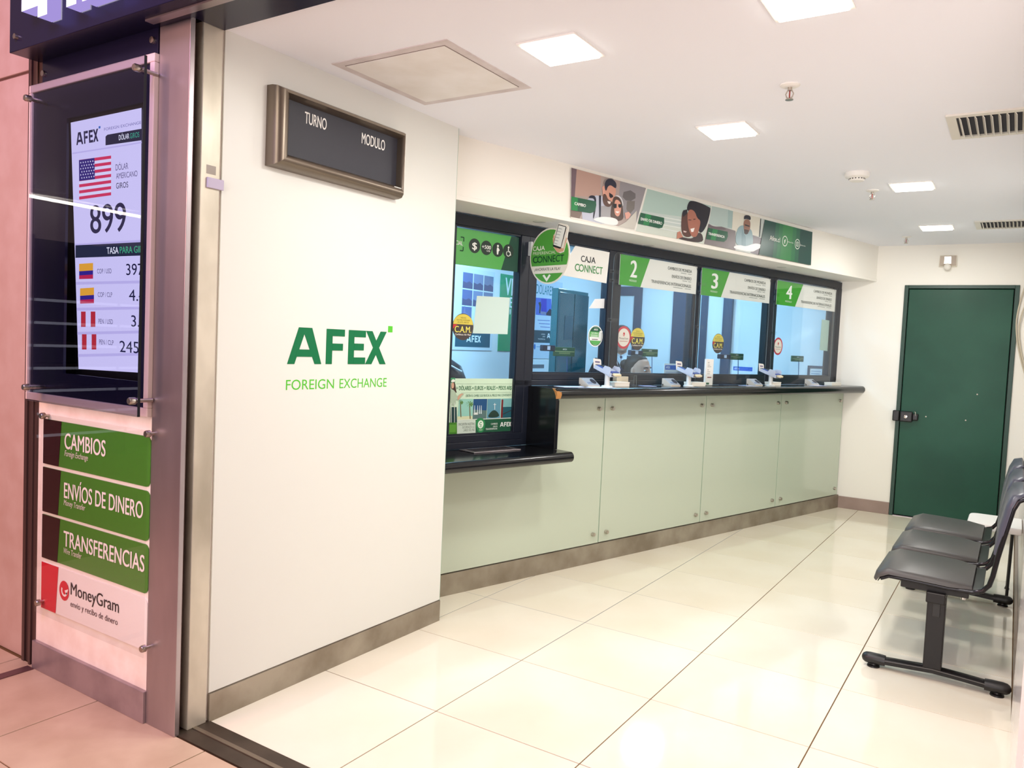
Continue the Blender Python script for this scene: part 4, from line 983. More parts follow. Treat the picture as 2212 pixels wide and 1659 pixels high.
# printed strip at the top of the tall window
FT = FCN.at(-.0785)
ws = thing('priority_sign', 'green strip of dark service symbols across the top of the tall left window', 'sign', FT(.27, 1.786))
MB().box(.034, .503, -.0782, -.077, 1.786, 1.984, mat('strip_green', (92, 176, 92), .3), CT).build('film', ws)
f = FCN.at(-.077); P = Pr(f, .0005); DK = (52, 64, 60)
P.poly([(.442, 1.984), (.503, 1.984), (.503, 1.786), (.375, 1.786)], (48, 82, 70), 0)
for k, (u, v) in enumerate(((1025, 531), (1050.5, 535.5), (1075, 539.5), (1098, 543))):
    cx, cz = f.px(u, v); P.ell(cx, cz, .040, .040, DK, 1, 28)
    if k == 0: P.text('$', cx-.016, cz-.020, .032, .038, (244, 246, 242), 2, .02)
    elif k == 1: P.text('+500', cx-.032, cz-.006, .064, .020, (244, 246, 242), 2, .02); P.text('US$', cx+.002, cz-.020, .026, .009, (244, 246, 242), 2)
    elif k == 2:
        P.ell(cx, cz+.021, .007, .007, (244, 246, 242), 2, 12); P.poly([(cx-.006, cz+.012), (cx+.004, cz+.012), (cx+.015, cz-.002), (cx+.007, cz-.008), (cx+.004, cz-.027), (cx-.005, cz-.027), (cx-.008, cz-.004)], (244, 246, 242), 2)
    else:
        P.ell(cx, cz+.022, .006, .006, (244, 246, 242), 2, 12); P.ring(cx, cz-.013, .014, .004, (244, 246, 242), 2, 1, 120, 360); P.line([(cx-.001, cz+.015), (cx+.001, cz-.002), (cx+.013, cz-.002), (cx+.018, cz-.022)], .006, (244, 246, 242), 2)
a = f.px(975, 528); P.text('CIAL', .042, 1.892, f.px(999, 532)[0]-.042, .022, (246, 248, 244), 2, .015)
a = f.px(1002, 513); P.line([(a[0]-.022, a[1]), (a[0], a[1]), (a[0], a[1]-.022)], .006, (16, 66, 40), 2); a = f.px(1000, 542); P.line([(a[0]-.022, a[1]), (a[0], a[1]), (a[0], a[1]+.022)], .006, (16, 66, 40), 2)
P.build('print', ws)
# currency poster at the foot of the tall window
wp = thing('currency_poster', 'pale green currency poster with travel photos at the foot of the tall left window', 'poster', FT(.27, .856))
MB().box(.034, .503, -.0782, -.077, .858, 1.166, mat('poster_pale_green', (206, 232, 204), .3), CT).build('film', wp)
P = Pr(f, .0005); zp = zoom(960, 760, 5.529)
def q5(pts, c, L): P.px(zp(pts), ink(c, .3), L, len(pts) >= 5)
def t5(s_, a, b_, vt, c, L=2, bold=0.): P.tpx(s_, zp([a])[0], zp([b_])[0], zp([(a[0], vt)])[0][1], c, L, bold)
GR = (34, 104, 66)
q5([(140, 380), (830, 382), (830, 386), (140, 384)], (150, 180, 156), 1); q5([(200, 490), (826, 482), (826, 486), (200, 494)], (150, 180, 156), 1)
t5('+ DÓLARES + EUROS + REALES + PESOS AR$', (142, 460), (800, 450), 412, (44, 110, 72), 2, .012)
t5('OBTÉN EL CAMBIO QUE BUSCAS AL PRECIO MÁS CONVENIENTE', (254, 540), (800, 528), 512, (70, 118, 96), 2)
q5([(175, 562), (345, 562), (335, 806), (155, 812)], (150, 206, 190), 1); q5([(155, 772), (335, 766), (335, 806), (155, 812)], (214, 220, 180), 2)
q5([(348, 564), (512, 562), (500, 798), (338, 804)], (40, 84, 130), 1); q5([(345, 690), (505, 700), (500, 798), (338, 804)], (92, 120, 118), 2)
for x in (360, 395, 420, 440): q5([(x, 640), (x+5, 640), (x+6, 740), (x-6, 740)], (206, 222, 226), 3)
q5([(352, 730), (405, 720), (400, 750), (350, 752)], (226, 232, 226), 3)
q5([(516, 562), (674, 560), (664, 790), (505, 797)], (96, 150, 170), 1); q5([(512, 790), (540, 730), (590, 690), (640, 720), (662, 780)], (44, 66, 56), 2)
q5([(598, 612), (604, 612), (604, 690), (598, 690)], (232, 238, 236), 3); q5([(586, 626), (618, 626), (618, 632), (586, 632)], (232, 238, 236), 3)
q5([(680, 560), (826, 556), (812, 784), (670, 790)], (120, 176, 176), 1); q5([(690, 660), (818, 655), (812, 784), (672, 790)], (40, 92, 104), 2)
q5([(684, 570), (704, 570), (694, 786), (674, 786)], (120, 40, 42), 3); q5([(700, 740), (820, 684), (820, 692), (700, 750)], (60, 50, 56), 3)
for x, y, s_ in ((300, 620, 1.0), (190, 600, .8)):
    for a in range(0, 360, 40): q5([(x, y), (x+46*s_*math.cos(math.radians(a)), y+34*s_*math.sin(math.radians(a))), (x+40*s_*math.cos(math.radians(a+18)), y+34*s_*math.sin(math.radians(a+18))+8)], (96, 140, 70), 4)
    q5([(x-4, y), (x+6, y), (x+14, y+180), (x+2, y+180)], (120, 110, 80), 3)
q5([(76, 310), (128, 310), (128, 370), (76, 372)], (74, 158, 108), 2)
q5([(82, 440), (130, 470), (150, 540), (240, 500), (232, 512), (160, 590), (140, 560), (136, 640), (72, 640), (72, 470)], (176, 196, 172), 6)
q5([(150, 545), (190, 498), (238, 500), (205, 516), (165, 588)], (206, 166, 140), 7)
q5([(84, 366), (128, 360), (136, 440), (150, 500), (120, 470), (78, 440)], (70, 52, 46), 5); q5([(84, 370), (114, 366), (116, 420), (100, 442), (84, 430)], (212, 168, 144), 7)
q5([(80, 345), (100, 325), (124, 332), (130, 358), (82, 366)], (232, 236, 226), 8)
q5([(76, 660), (146, 660), (150, 846), (72, 848)], (36, 66, 66), 5); q5([(80, 610), (86, 610), (86, 845), (80, 845)], (220, 226, 216), 8); q5([(118, 610), (124, 610), (124, 845), (118, 845)], (220, 226, 216), 8)
q5([(56, 846), (148, 842), (150, 994), (54, 1000)], (70, 130, 46), 6); q5([(60, 870), (140, 868), (136, 960), (60, 962)], (96, 158, 60), 7)
q5([(150, 818), (812, 790), (812, 950), (150, 994)], (40, 92, 66), 3); q5([(150, 818), (372, 808), (372, 976), (150, 994)], (206, 220, 206), 4); q5([(150, 812), (812, 786), (812, 793), (150, 820)], (232, 240, 228), 4); q5([(150, 994), (812, 948), (812, 955), (150, 1000)], (232, 240, 228), 4)
t5('ENCUENTRA NUESTRAS', (170, 880), (362, 872), 852, (60, 84, 72), 5); t5('SUCURSALES A LO', (214, 915), (362, 908), 888, (90, 110, 98), 5); t5('LARGO DEL PAÍS', (228, 952), (360, 944), 924, (90, 110, 98), 5)
q5([(372, 870), (376, 820), (400, 795), (430, 788), (460, 795), (486, 830), (488, 880), (470, 940), (430, 978), (392, 940)], (52, 138, 84), 6)
cx, cz = f.px(*zp([(429, 866)])[0]); P.ell(cx, cz, .021, .023, (226, 238, 222), 7, 24); P.ring(cx+.001, cz+.004, .008, .004, (52, 138, 84), 8, 1, 40, 320); P.rect(cx-.008, cz-.014, cx+.008, cz-.011, (52, 138, 84), 8)
t5('AQUÍ', (414, 942), (452, 940), 922, (196, 226, 190), 7, .01)
t5('CAMBIOS', (556, 872), (634, 868), 852, (226, 236, 228), 5, .01); t5('GIROS', (580, 902), (632, 898), 884, (226, 236, 228), 5, .01); t5('TRANSFERENCIAS', (492, 934), (630, 926), 914, (226, 236, 228), 5, .01)
a, b_ = zp([(664, 894)])[0], zp([(796, 888)])[0]; P.wordpx(a, b_, zp([(664, 842)])[0][1], ink((240, 244, 240)), 5)
P.build('print', wp)

# ================================================================== things on the long counter
ZC = 1.1262
def sx(u, v, n): return FCN.px(u, v, n)[0]
IV = mat('intercom_ivory', (214, 204, 190), .4); SIL = mat('intercom_silver', (190, 196, 204), .3, .4)
for (u0, u1, lab) in ((1271, 1299, 'grey wedge intercom under the second window beside the first card stand'), (1450, 1478, 'grey wedge intercom under the third window'),
                      (1632, 1655, 'grey wedge intercom under the fourth window'), (1757, 1778, 'grey wedge intercom under the window numbered 4')):
    nf, nb, hgt = .075, -.005, .052; s0 = sx(u0, 832, nf); s1 = s0+.105
    t = thing('intercom', lab, 'intercom', CT((s0+s1)/2, .035, ZC), 'counter intercoms')
    m = MB(); m.loft([[CT(s, n, z_) for n, z_ in ((nb, ZC), (nf, ZC), (nf, ZC+.008), (nb+.014, ZC+hgt), (nb, ZC+hgt))] for s in (s0, s1)], IV); m.build('body', t)
    # sloping face plate with grille
    d = Vector((0, nf-(nb+.014), .008-hgt)); Lf = d.length; d.normalize(); nn = Vector((0, -d.z, d.y))
    if nn.z < 0: nn = -nn
    def fp(a, b_, c): q = Vector((a, nb+.014, ZC+hgt))+d*b_+nn*c; return CT(q.x, q.y, q.z)
    MB().box(s0+.002, s1-.002, .002, Lf-.002, .0, .003, SIL, fp, bev=.001).build('face_plate', t)
    MB().prism([(s0+.074+.022*math.cos(math.radians(a)), Lf*.5+.024*math.sin(math.radians(a))) for a in range(0, 360, 20)], fp, .003, .0045, mat('grille_dark', (58, 58, 66), .5)).build('speaker_grille', t)
    for k in range(3): MB().box(s0+.012+.014*k, s0+.022+.014*k, Lf*.62, Lf*.78, .003, .005, mat('button_blue_grey', (130, 144, 170), .4), fp).build('button', t)
    MB().tube([CT(s0+.02, nb+.006, ZC+.006), CT(s0-.012, nb+.014, ZC+.012), CT(s0-.028, nb+.030, ZC+.004)], .003, BLACKP, 6).build('cable', t, 40)
CARD = mat('card_header_white', (236, 230, 222), .4); TRAYP = mat('lilac_grey_plastic', (196, 200, 214), .3); TERM = mat('terminal_blue', (66, 84, 150), .35)
for (uc, lab) in ((1311, 'card terminal on a white swivel stand with header card by the second window'), (1487, 'card terminal on a white swivel stand with header card by the third window'), (1664, 'card terminal on a white swivel stand with header card by the fourth window')):
    n0 = .075; s = sx(uc, 833, n0); t = thing('card_terminal_stand', lab, 'card reader', CT(s, n0, ZC), 'card terminals on the counter')
    m = MB(); m.lathe([(0, 0), (.035, 0), (.036, .004), (.032, .008), (.020, .010)], CT(s, n0, ZC), WHITEP, n=28); m.build('base', t, 40)
    MB().lathe([(.0165, .006), (.0165, .085)], CT(s, n0, ZC), WHITEP, n=20).build('column', t, 40)
    A = Vector((0, n0-.075, ZC+.118)); B = Vector((0, n0+.065, ZC+.070)); d = (B-A); Lf = d.length; d.normalize(); nn = Vector((0, -d.z, d.y)); nn = nn if nn.z > 0 else -nn
    def tp(a, b_, c): q = A+d*b_+nn*c; return CT(s+a, q.y, q.z)
    tr = MB(); tr.box(-.040, .040, 0, Lf, -.006, 0, TRAYP, tp, bev=.002); tr.box(-.043, -.039, .0, Lf, -.006, .018, TRAYP, tp); tr.box(.039, .043, .0, Lf, -.006, .018, TRAYP, tp); tr = tr.build('tray', t)
    MB().prism([(.062, 0), (.138, 0), (.134, .040), (.122, .050), (.080, .044)], lambda x, y, dd: tp(-.043-dd, x, y), 0, .003, TRAYP).build('side_guard', tr)
    MB().prism([(.062, 0), (.138, 0), (.134, .040), (.122, .050), (.080, .044)], lambda x, y, dd: tp(.043+dd, x, y), 0, .003, TRAYP).build('side_guard', tr)
    tb = MB(); tb.box(-.036, .036, .012, Lf-.006, 0, .024, TERM, tp, bev=.004); tb = tb.build('terminal', t)
    MB().box(-.028, .028, .020, .060, .024, .0252, mat('terminal_screen', (54, 66, 70), .2), tp).build('screen', tb)
    for r in range(3):
        for c in range(3): MB().box(-.024+.017*c, -.012+.017*c, .072+.018*r, .084+.018*r, .024, .027, mat('key_grey', (196, 200, 206), .5), tp).build('key', tb)
    MB().box(-.030, .030, Lf-.005, Lf+.022, .006, .020, mat('receipt_cream', (222, 206, 170), .5), tp, bev=.004).build('paper_roll', t)
    m = MB()
    def hp_(a, b_, c): return CT(s-.005+a, n0-.080+c-.12*b_, ZC+.112+b_)
    m.prism([(-.036, 0), (.036, 0), (.036, .050), (.028, .058), (-.036, .062)], hp_, -.002, 0, CARD); hd = m.build('header_card', t)
    m = MB(); m.prism([(-.022, .036), (.022, .034), (.022, .044), (-.022, .046)], hp_, .0003, .0006, ink((120, 110, 140)));
    m.prism([(-.020, .018), (.020, .016), (.020, .024), (-.020, .026)], hp_, .0003, .0006, ink((90, 84, 84))); m.build('print', hd)
for (u0, u1, h, lab) in ((1328, 1360, .030, 'small white cardboard box beside the first card stand'), (1495, 1524, .029, 'small white cardboard box beside the second card stand'),
                         (1669, 1687, .030, 'small white cardboard box beside the third card stand'), (1797, 1817, .026, 'small white cardboard box at the counter end under the window frame corner')):
    n1 = .085; s0, s1 = sx(u0, 832, n1), sx(u1, 832, n1)
    if s1 > 4.45: n1 = .05; s0, s1 = sx(u0, 831, n1), min(4.46, sx(u1, 831, n1))
    t = thing('white_box', lab, 'box', CT((s0+s1)/2, n1-.03, ZC), 'white boxes on the counter'); BXW = mat('box_card_white', (244, 238, 226), .5)
    MB().box(s0, s1, n1-.07, n1, ZC, ZC+h, BXW, CT, bev=.0015, seg=1).build('carton', t)
    MB().box(s0-.0008, s1+.0008, n1-.0715, n1+.0008, ZC+h*.72, ZC+h+.0008, BXW, CT, bev=.001, seg=1).build('lid', t)
# parcels behind the first box and small clear stand
n1 = .03; s0, s1 = sx(1336, 825, n1), sx(1361, 825, n1)
tag(MB().box(s0, s1, n1-.05, n1-.015, ZC, ZC+.062, mat('beige_box', (208, 198, 176), .5), CT, bev=.002).build('beige_box', None, None, CT((s0+s1)/2, 0, ZC)), 'taller beige box right behind the white box of the first card stand', 'box')
s0 = sx(1366, 834, .10); t = thing('acrylic_block', 'narrow clear acrylic stand beside the white box of the first card stand', 'stand', CT(s0+.015, .09, ZC))
m = MB(); m.box(s0, s0+.030, .075, .078, ZC, ZC+.075, CLEAR, CT); m.box(s0, s0+.030, .105, .108, ZC, ZC+.075, CLEAR, CT); m.box(s0-.003, s0+.033, .07, .113, ZC, ZC+.003, CLEAR, CT); m.build('acrylic_plates', t)
m = MB()
for a in (s0, s0+.028): m.box(a, a+.002, .1055, .1085, ZC+.003, ZC+.075, ACRE, CT)
m.box(s0, s0+.030, .1055, .1085, ZC+.073, ZC+.0755, ACRE, CT); m.build('acrylic_edges', t)
nb = .07; s0 = sx(1524, 833, nb); t = thing('leaflet_holder', 'clear holder with tall white leaflets between the third and fourth windows', 'leaflet holder', CT(s0+.05, nb, ZC))
MB().box(s0+.002, s0+.094, nb-.020, nb-.006, ZC+.006, ZC+.195, mat('leaflet_white', (238, 236, 232), .5), CT).build('leaflets', t)
fl_ = FCN.at(nb-.0055); P = Pr(fl_, .0004)
P.text('AFEX', s0+.020, ZC+.165, .022, .009, (110, 110, 110), 0)
for k, (y, w) in enumerate(((.150, .03), (.138, .045), (.115, .018), (.102, .036), (.088, .034))): P.rect(s0+.020, ZC+y, s0+.020+w, ZC+y+.004, (170, 168, 166), 0)
P.rect(s0+.024, ZC+.060, s0+.075, ZC+.068, (150, 100, 96), 0); P.rect(s0+.014, ZC+.012, s0+.05, ZC+.026, (60, 104, 80), 0); P.build('print', t)
m = MB(); m.box(s0-.002, s0+.098, nb-.004, nb-.001, ZC, ZC+.085, CLEAR, CT); m.box(s0-.002, s0+.001, nb-.026, nb-.001, ZC, ZC+.085, CLEAR, CT); m.box(s0+.095, s0+.098, nb-.026, nb-.001, ZC, ZC+.085, CLEAR, CT); m.box(s0-.002, s0+.098, nb-.028, nb+.003, ZC, ZC+.003, CLEAR, CT); m.build('acrylic_pocket', t)
# loose leaflets
for (s_, n_, w, d_, rot, col, lab) in ((.86, .06, .20, .10, .12, (214, 216, 240), 'bluish leaflet lying by the chipped end of the countertop'), (1.03, .12, .24, .09, -.05, (226, 226, 236), 'whitish leaflet at the countertop edge under the second window'),
        (1.62, .03, .10, .07, .3, (176, 180, 226), 'lilac leaflet lying under the third window'), (2.78, .08, .14, .08, .1, (196, 198, 232), 'lilac leaflet lying under the fourth window'), (3.85, .09, .16, .08, .0, (210, 210, 236), 'pale leaflet lying under the window numbered 4')):
    c, s = math.cos(rot), math.sin(rot)
    o = MB().box(-w/2, w/2, -d_/2, d_/2, .0002, .0022, mat('leaflet_%02x%02x%02x' % col, col, .4), lambda x, y, z_: CT(s_+x*c-y*s, n_+x*s+y*c, ZC+z_)).build('leaflet', None, None, CT(s_, n_, ZC))
    tag(o, lab, 'leaflet', 'loose leaflets on the counter')
tp_ = thing('acrylic_sheet', 'thin clear acrylic sheet lying over the countertop edge by the third card stand', 'sheet', CT(2.7, .17, ZC))
pts = [(2.02, .12), (3.02, .12), (3.02, .19)]+[(2.97+.05*math.cos(math.radians(a)), .20+.03*math.sin(math.radians(a))) for a in range(0, 91, 15)]+[(2.02, .16)]
MB().prism(pts, lambda x, y, d: CT(x, y, ZC+.0006+d), 0, .003, CLEAR, ACRE).build('sheet', tp_)

# ================================================================== teller office
def lposter(name, label, y0, y1, z0, z1, rgb, x=-1.998):
    f = Fr((x, 0, 0), (0, 1, 0)); o = MB().box(x, x+.004, y0, y1, z0, z1, mat('poster_%02x%02x%02x' % rgb, rgb, .4)).build(name, None, None, (x, (y0+y1)/2, z0)); tag(o, label, 'poster'); return o, Pr(f.at(.004), .0006)
o, P = lposter('travel_poster', 'white travel poster with small city photos and a dark AFEX block in the left office', 2.50, 3.20, 1.30, 1.955, (222, 232, 240))
for r in range(3):
    for c in range(3):
        if r == 2 and c > 0: continue
        y = 2.75+.147*c; zz = 1.79-.135*r; P.rect(y, zz, y+.135, zz+.125, ((96, 110, 160), (128, 140, 176), (120, 128, 160))[c], 0)
        P.poly([(y, zz), (y+.135, zz), (y+.135, zz+.04), (y+.09, zz+.06), (y+.05, zz+.045), (y, zz+.055)], (84, 84, 120), 1)
P.poly([(2.74, 1.53), (2.77, 1.53), (2.775, 1.60), (2.79, 1.66), (2.80, 1.60), (2.83, 1.59), (2.87, 1.57), (2.87, 1.52), (2.74, 1.52)], (120, 124, 170), 2)
P.rect(2.68, 1.325, 3.165, 1.455, (24, 92, 112), 0); P.word(2.83, 1.365, .20, .055, ink((240, 248, 250)), 1); P.build('print', o)
o, P = lposter('trips_poster', 'bright green poster with big white letters VIA at the right of the tall left window', 3.29, 3.66, 1.30, 1.955, (26, 160, 106))
P.tpx('VIA', (1091, 636), (1121, 641), 599, (238, 250, 246), 0, .02); P.tpx('EM', (1101, 664), (1117, 666), 642, (238, 250, 246), 0, .02); P.tpx("'M", (1100, 699), (1117, 701), 669, (238, 250, 246), 0, .02); P.build('print', o)
o, P = lposter('dollars_poster', 'pale poster headed DOLARES in the office behind the second window', 3.78, 4.36, 1.24, 1.97, (206, 222, 240))
zd = zoom(1130, 590, 6.91)
def qd(pts, c, L): P.px(zd(pts), ink(c), L)
def td_(t_, a, b_, vt, c, L=1, bold=0.): P.tpx(t_, zd([a])[0], zd([b_])[0], zd([(a[0], vt)])[0][1], c, L, bold)
td_('DOLARES', (192, 305), (446, 335), 165, (20, 130, 150), 0); qd([(190, 365), (420, 385), (430, 640), (188, 620)], (70, 110, 210), 0); qd([(270, 380), (350, 385), (350, 600), (270, 590)], (40, 52, 190), 1)
qd([(228, 440), (262, 430), (270, 480), (255, 600), (240, 600), (245, 500)], (24, 60, 66), 2); qd([(262, 570), (345, 580), (345, 625), (262, 615)], (130, 136, 176), 2); qd([(345, 600), (400, 530), (430, 560), (430, 640), (345, 630)], (30, 32, 60), 2)
for k in range(3): qd([(216+20*k, 695+50*k), (400, 705+50*k), (400, 717+50*k), (216+20*k, 707+50*k)], (120, 140, 200), 0)
qd([(150, 848), (440, 862), (440, 1045), (146, 1035)], (14, 70, 84), 0); td_('CAMBIOS', (268, 918), (328, 922), 902, (240, 248, 250)); td_('GIROS', (290, 955), (328, 957), 938, (240, 248, 250)); td_('TRANSFERENCIAS', (220, 990), (328, 994), 974, (240, 248, 250))
P.wordpx(zd([(356, 968)])[0], zd([(500, 978)])[0], zd([(356, 898)])[0][1], ink((240, 248, 250)), 1)
cx, cz = P.fr.px(*zd([(172, 1098)])[0]); P.ell(cx, cz, .016, .026, (30, 110, 190), 0); qd([(200, 1092), (300, 1096), (300, 1108), (200, 1104)], (120, 170, 220), 0); P.build('print', o)
o, P = lposter('notice_frame', 'white framed notice with a grey bar low behind the second window', 3.76, 4.13, 1.02, 1.225, (236, 242, 248)); P.rect(3.78, 1.15, 4.08, 1.185, (104, 110, 120), 0); P.rect(3.80, 1.05, 3.98, 1.062, (110, 140, 200), 0); P.build('print', o)
# teal cabinet block behind the second window
TEAL = mat('teal_lacquer', (14, 92, 104), .16, spec=.5, var=(18, 104, 112), vscale=1.2)
tc = thing('teal_cabinet', 'tall glossy teal cabinet behind the second window', 'cabinet', (-1.42, 3.6, 0))
_x1, _x0 = onz(1203.5, 690, 1.0), None
FCB = Fr((-1.50, 0, 0), (0, 1, 0)); y1c = FCB.px(1268, 700)[0]; xl = Fr((0, 3.40, 0), (1, 0, 0)).px(1189, 700)[0]; xr_ = Fr((0, 3.40, 0), (1, 0, 0)).px(1203, 700)[0]
FCB = Fr((xr_, 0, 0), (0, 1, 0)); y1c = FCB.px(1268, 700)[0]; ztp = Fr((0, 3.40, 0), (1, 0, 0)).px(1195, 622)[1]
MB().box(xl, xr_, 3.40, y1c, 0, ztp, TEAL, bev=.004).build('carcass', tc)
ym_ = (3.40+y1c)/2
for ya, yb2 in ((3.41, ym_-.004), (ym_+.004, y1c-.01)): MB().box(xr_, xr_+.012, ya, yb2, .06, ztp-.03, mat('teal_door', (12, 76, 88), .12, spec=.6), bev=.003).build('door', tc)
MB().box(xr_+.012, xr_+.015, ym_-.16, ym_-.02, 1.42, 1.62, mat('dark_notice', (40, 84, 100), .3)).build('notice', tc)
# door frames on the end wall
SLATE = mat('slate_blue_metal', (52, 74, 100), .4, .2)
od = room('door_2', 'slate framed doorway in the office end wall')
for a in ((-2.0, -1.61, 1.925, 2.02), (-1.695, -1.61, 0, 1.925), (-2.0, -1.95, 0, 1.925)): MB().box(a[0], a[1], 5.372, 5.392, a[2], a[3], SLATE).build('frame', od)
MB().box(-1.95, -1.695, 5.385, 5.392, 0, 1.925, mat('pale_doorway', (226, 236, 240), .5)).build('door_leaf', od)
wd_ = room('door_3', 'slate doorway with a bright gap in the office end wall')
for a in ((-1.262, -1.075, 0, 2.0), (-.965, -.90, 0, 2.0)): MB().box(a[0], a[1], 5.365, 5.392, a[2], a[3], SLATE).build('frame', wd_)
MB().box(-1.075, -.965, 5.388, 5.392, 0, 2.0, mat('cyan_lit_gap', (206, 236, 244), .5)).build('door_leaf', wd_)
wp_ = room('trim_7'); MB().box(-.732, -.645, 5.34, 5.392, 0, H, SLATE).build('column', wp_)
dsp = thing('soap_dispenser', 'white wall dispenser in the gap behind the third window', 'dispenser', (-1.02, 5.36, 1.62))
MB().box(-1.075, -.985, 5.30, 5.388, 1.62, 1.86, WHITEP, bev=.03, seg=3).build('housing', dsp); MB().ball((-1.03, 5.298, 1.80), (.012, .006, .018), BLACKP).build('button', dsp, 60)
pc = thing('framed_certificate', 'small dark framed certificate standing behind the window numbered 4', 'frame', (.17, 5.35, 1.10))
m = MB()
for a in ((.092, .246, 1.265, 1.288), (.092, .246, 1.08, 1.10), (.092, .114, 1.10, 1.265), (.224, .246, 1.10, 1.265)): m.box(a[0], a[1], 5.352, 5.366, a[2], a[3], SLATE)
m.build('frame', pc); MB().box(.114, .224, 5.358, 5.366, 1.10, 1.265, mat('certificate_paper', (226, 232, 236), .5)).build('sheet', pc)
P = Pr(Fr((0, 5.358, 0), (1, 0, 0)), .0005)
for k in range(5): P.rect(.125, 1.235-.022*k, .21-.01*(k % 2), 1.241-.022*k, (140, 160, 190), 0)
P.build('print', pc)
# back counter carrying the certificate and notices
bc = thing('back_counter', 'low pale counter along the office end wall', 'counter', (-.3, 5.3, 0))
MB().box(-.62, .185, 5.18, 5.385, 0, 1.05, mat('pale_counter', (214, 222, 228), .45), bev=.003).build('body', bc); MB().box(-.63, .19, 5.165, 5.386, 1.05, 1.08, mat('counter_top_grey', (150, 160, 172), .35), bev=.004).build('top', bc)
for (x0, x1, lab) in ((-.69+.03, -.44, 'white AFEX notice with blue heading behind the fourth window'), ):
    f = Fr((0, 5.30, 0), (1, 0, 0)); o = MB().box(x0+.06, x1+.06, 5.300, 5.304, 1.081, 1.262, mat('notice_white', (230, 238, 244), .5)).build('desk_notice', None, None, ((x0+x1)/2, 5.3, 1.081)); tag(o, lab, 'notice', 'blue headed notices')
    P = Pr(f, .0005); P.rect(x0+.075, 1.205, x1+.04, 1.243, (50, 100, 200), 0); P.text('AFEX', x0+.085, 1.214, .05, .02, (240, 246, 250), 1, .02); P.rect(x0+.09, 1.16, x1+.02, 1.166, (150, 170, 210), 0); P.rect(x0+.09, 1.13, x1+.03, 1.136, (150, 170, 210), 0); P.build('print', o)
# notice behind the third window and the counter side plaques on the panes
f = FCN.at(-.16)
def inner_notice(u0, u1, v0, lab):
    s0 = f.px(u0, v0)[0]; s1 = f.px(u1, v0)[0]; z1 = f.px(u0, v0)[1]; o = MB().box(s0, s1, -.164, -.160, 1.075, z1, mat('notice_white', (230, 238, 244), .5), CT).build('desk_notice', None, None, CT((s0+s1)/2, -.16, 1.075)); tag(o, lab, 'notice', 'blue headed notices')
    P = Pr(f, .0005); P.rect(s0+.012, z1-.045, s1-.012, z1-.012, (50, 100, 200), 0); P.text('AFEX', s0+.02, z1-.037, .05, .018, (240, 246, 250), 1, .02)
    P.rect(s0+.02, z1-.065, s1-.03, z1-.061, (150, 170, 210), 0); P.build('print', o)
inner_notice(1435, 1484, 785, 'white AFEX notice with blue heading behind the third window')
DSK = mat('office_desk_top', (120, 126, 134), .4)
for (s0, s1, lab) in ((.70, 1.62, 'grey teller desk behind the second window'), (1.64, 2.56, 'grey teller desk behind the third window'), (2.58, 3.48, 'grey teller desk behind the fourth window'), (3.50, 3.86, 'grey teller desk behind the window numbered 4')):
    tdk = thing('teller_desk', lab, 'desk', CT((s0+s1)/2, -.4, 0), 'teller desks')
    MB().box(s0, s1, -.62, -.125, .73, .76, DSK, CT, bev=.004).build('desktop', tdk); MB().box(s0, s1, -.33, -.125, 1.045, 1.075, DSK, CT, bev=.004).build('riser_shelf', tdk)
    MB().box(s0+.01, s1-.01, -.15, -.13, .76, 1.045, DSK, CT).build('riser_back', tdk)
    for s in (s0+.05, s1-.05): MB().box(s-.02, s+.02, -.60, -.20, 0, .73, DSK, CT).build('leg', tdk)
# camera boxes and green plaques on arms behind the panes
for k, (pl, bx, lab) in enumerate((((1197, 749, 1242, 769), (1173, 745, 1196, 758), 'green AFEX plaque on a dark arm behind the second window'), ((1388, 753, 1421, 770), (1363, 756, 1386, 767), 'green AFEX plaque on a dark arm behind the third window'),
        ((1578, 763, 1606, 777), (1556, 765, 1576, 775), 'green AFEX plaque on a dark arm behind the fourth window'), ((1711, 768, 1736, 781), None, 'green AFEX plaque on a stalk behind the window numbered 4'))):
    f = FCN.at(-.28); s0, z1 = f.px(pl[0], pl[1]); s1, z0 = f.px(pl[2], pl[3]); z0 = f.px(pl[0], pl[3])[1]
    t = thing('desk_plaque', lab, 'plaque', CT((s0+s1)/2, -.28, 1.075), 'green plaques behind the windows')
    PG = mat('plaque_green', (44, 92, 66), .35)
    pb = MB().box(s0, s1, -.292, -.280, z0, z1, PG, CT, bev=.004).build('plaque', t)
    P = Pr(f, .0006); w = s1-s0; h = z1-z0; P.text('AFEX', s0+w*.40, z1-h*.32, w*.2, h*.16, (236, 242, 236), 0, .02); P.rect(s0+w*.04, z1-h*.50, s1-w*.04, z1-h*.46, (206, 222, 160), 0)
    for q_ in range(2): P.rect(s0+w*.24, z1-h*(.63+.1*q_), s1-w*.24, z1-h*(.60+.1*q_), (180, 200, 140), 0)
    P.build('print', pb)
    sm_ = (s0+s1)/2+.03
    MB().tube([CT(sm_, -.286, z0), CT(sm_+.01, -.286, (z0+1.075)/2), CT(sm_, -.286, 1.076)], .003, mat('stalk_blue', (50, 80, 130), .4), 8).build('stalk', t, 50)
    if bx:
        a, zb1 = f.px(bx[0], bx[1]); b_, _ = f.px(bx[2], bx[3]); zb0 = f.px(bx[0], bx[3])[1]
        cb = MB().box(a, b_+.01, -.31, -.275, zb0, zb1, mat('dark_navy_plastic', (24, 34, 62), .35), CT, bev=.005).build('camera_box', t)
        w = b_-a; P = Pr(FCN.at(-.2745), .0005); P.rect(a+w*.35, zb0+.008, a+w*.62, zb1-.006, (196, 216, 244), 0); P.build('print', cb)
        MB().tube([CT(b_, -.29, (zb0+zb1)/2), CT(s0+.02, -.295, (z0+z1)/2)], .007, BLACKP, 8).build('arm', t, 50)
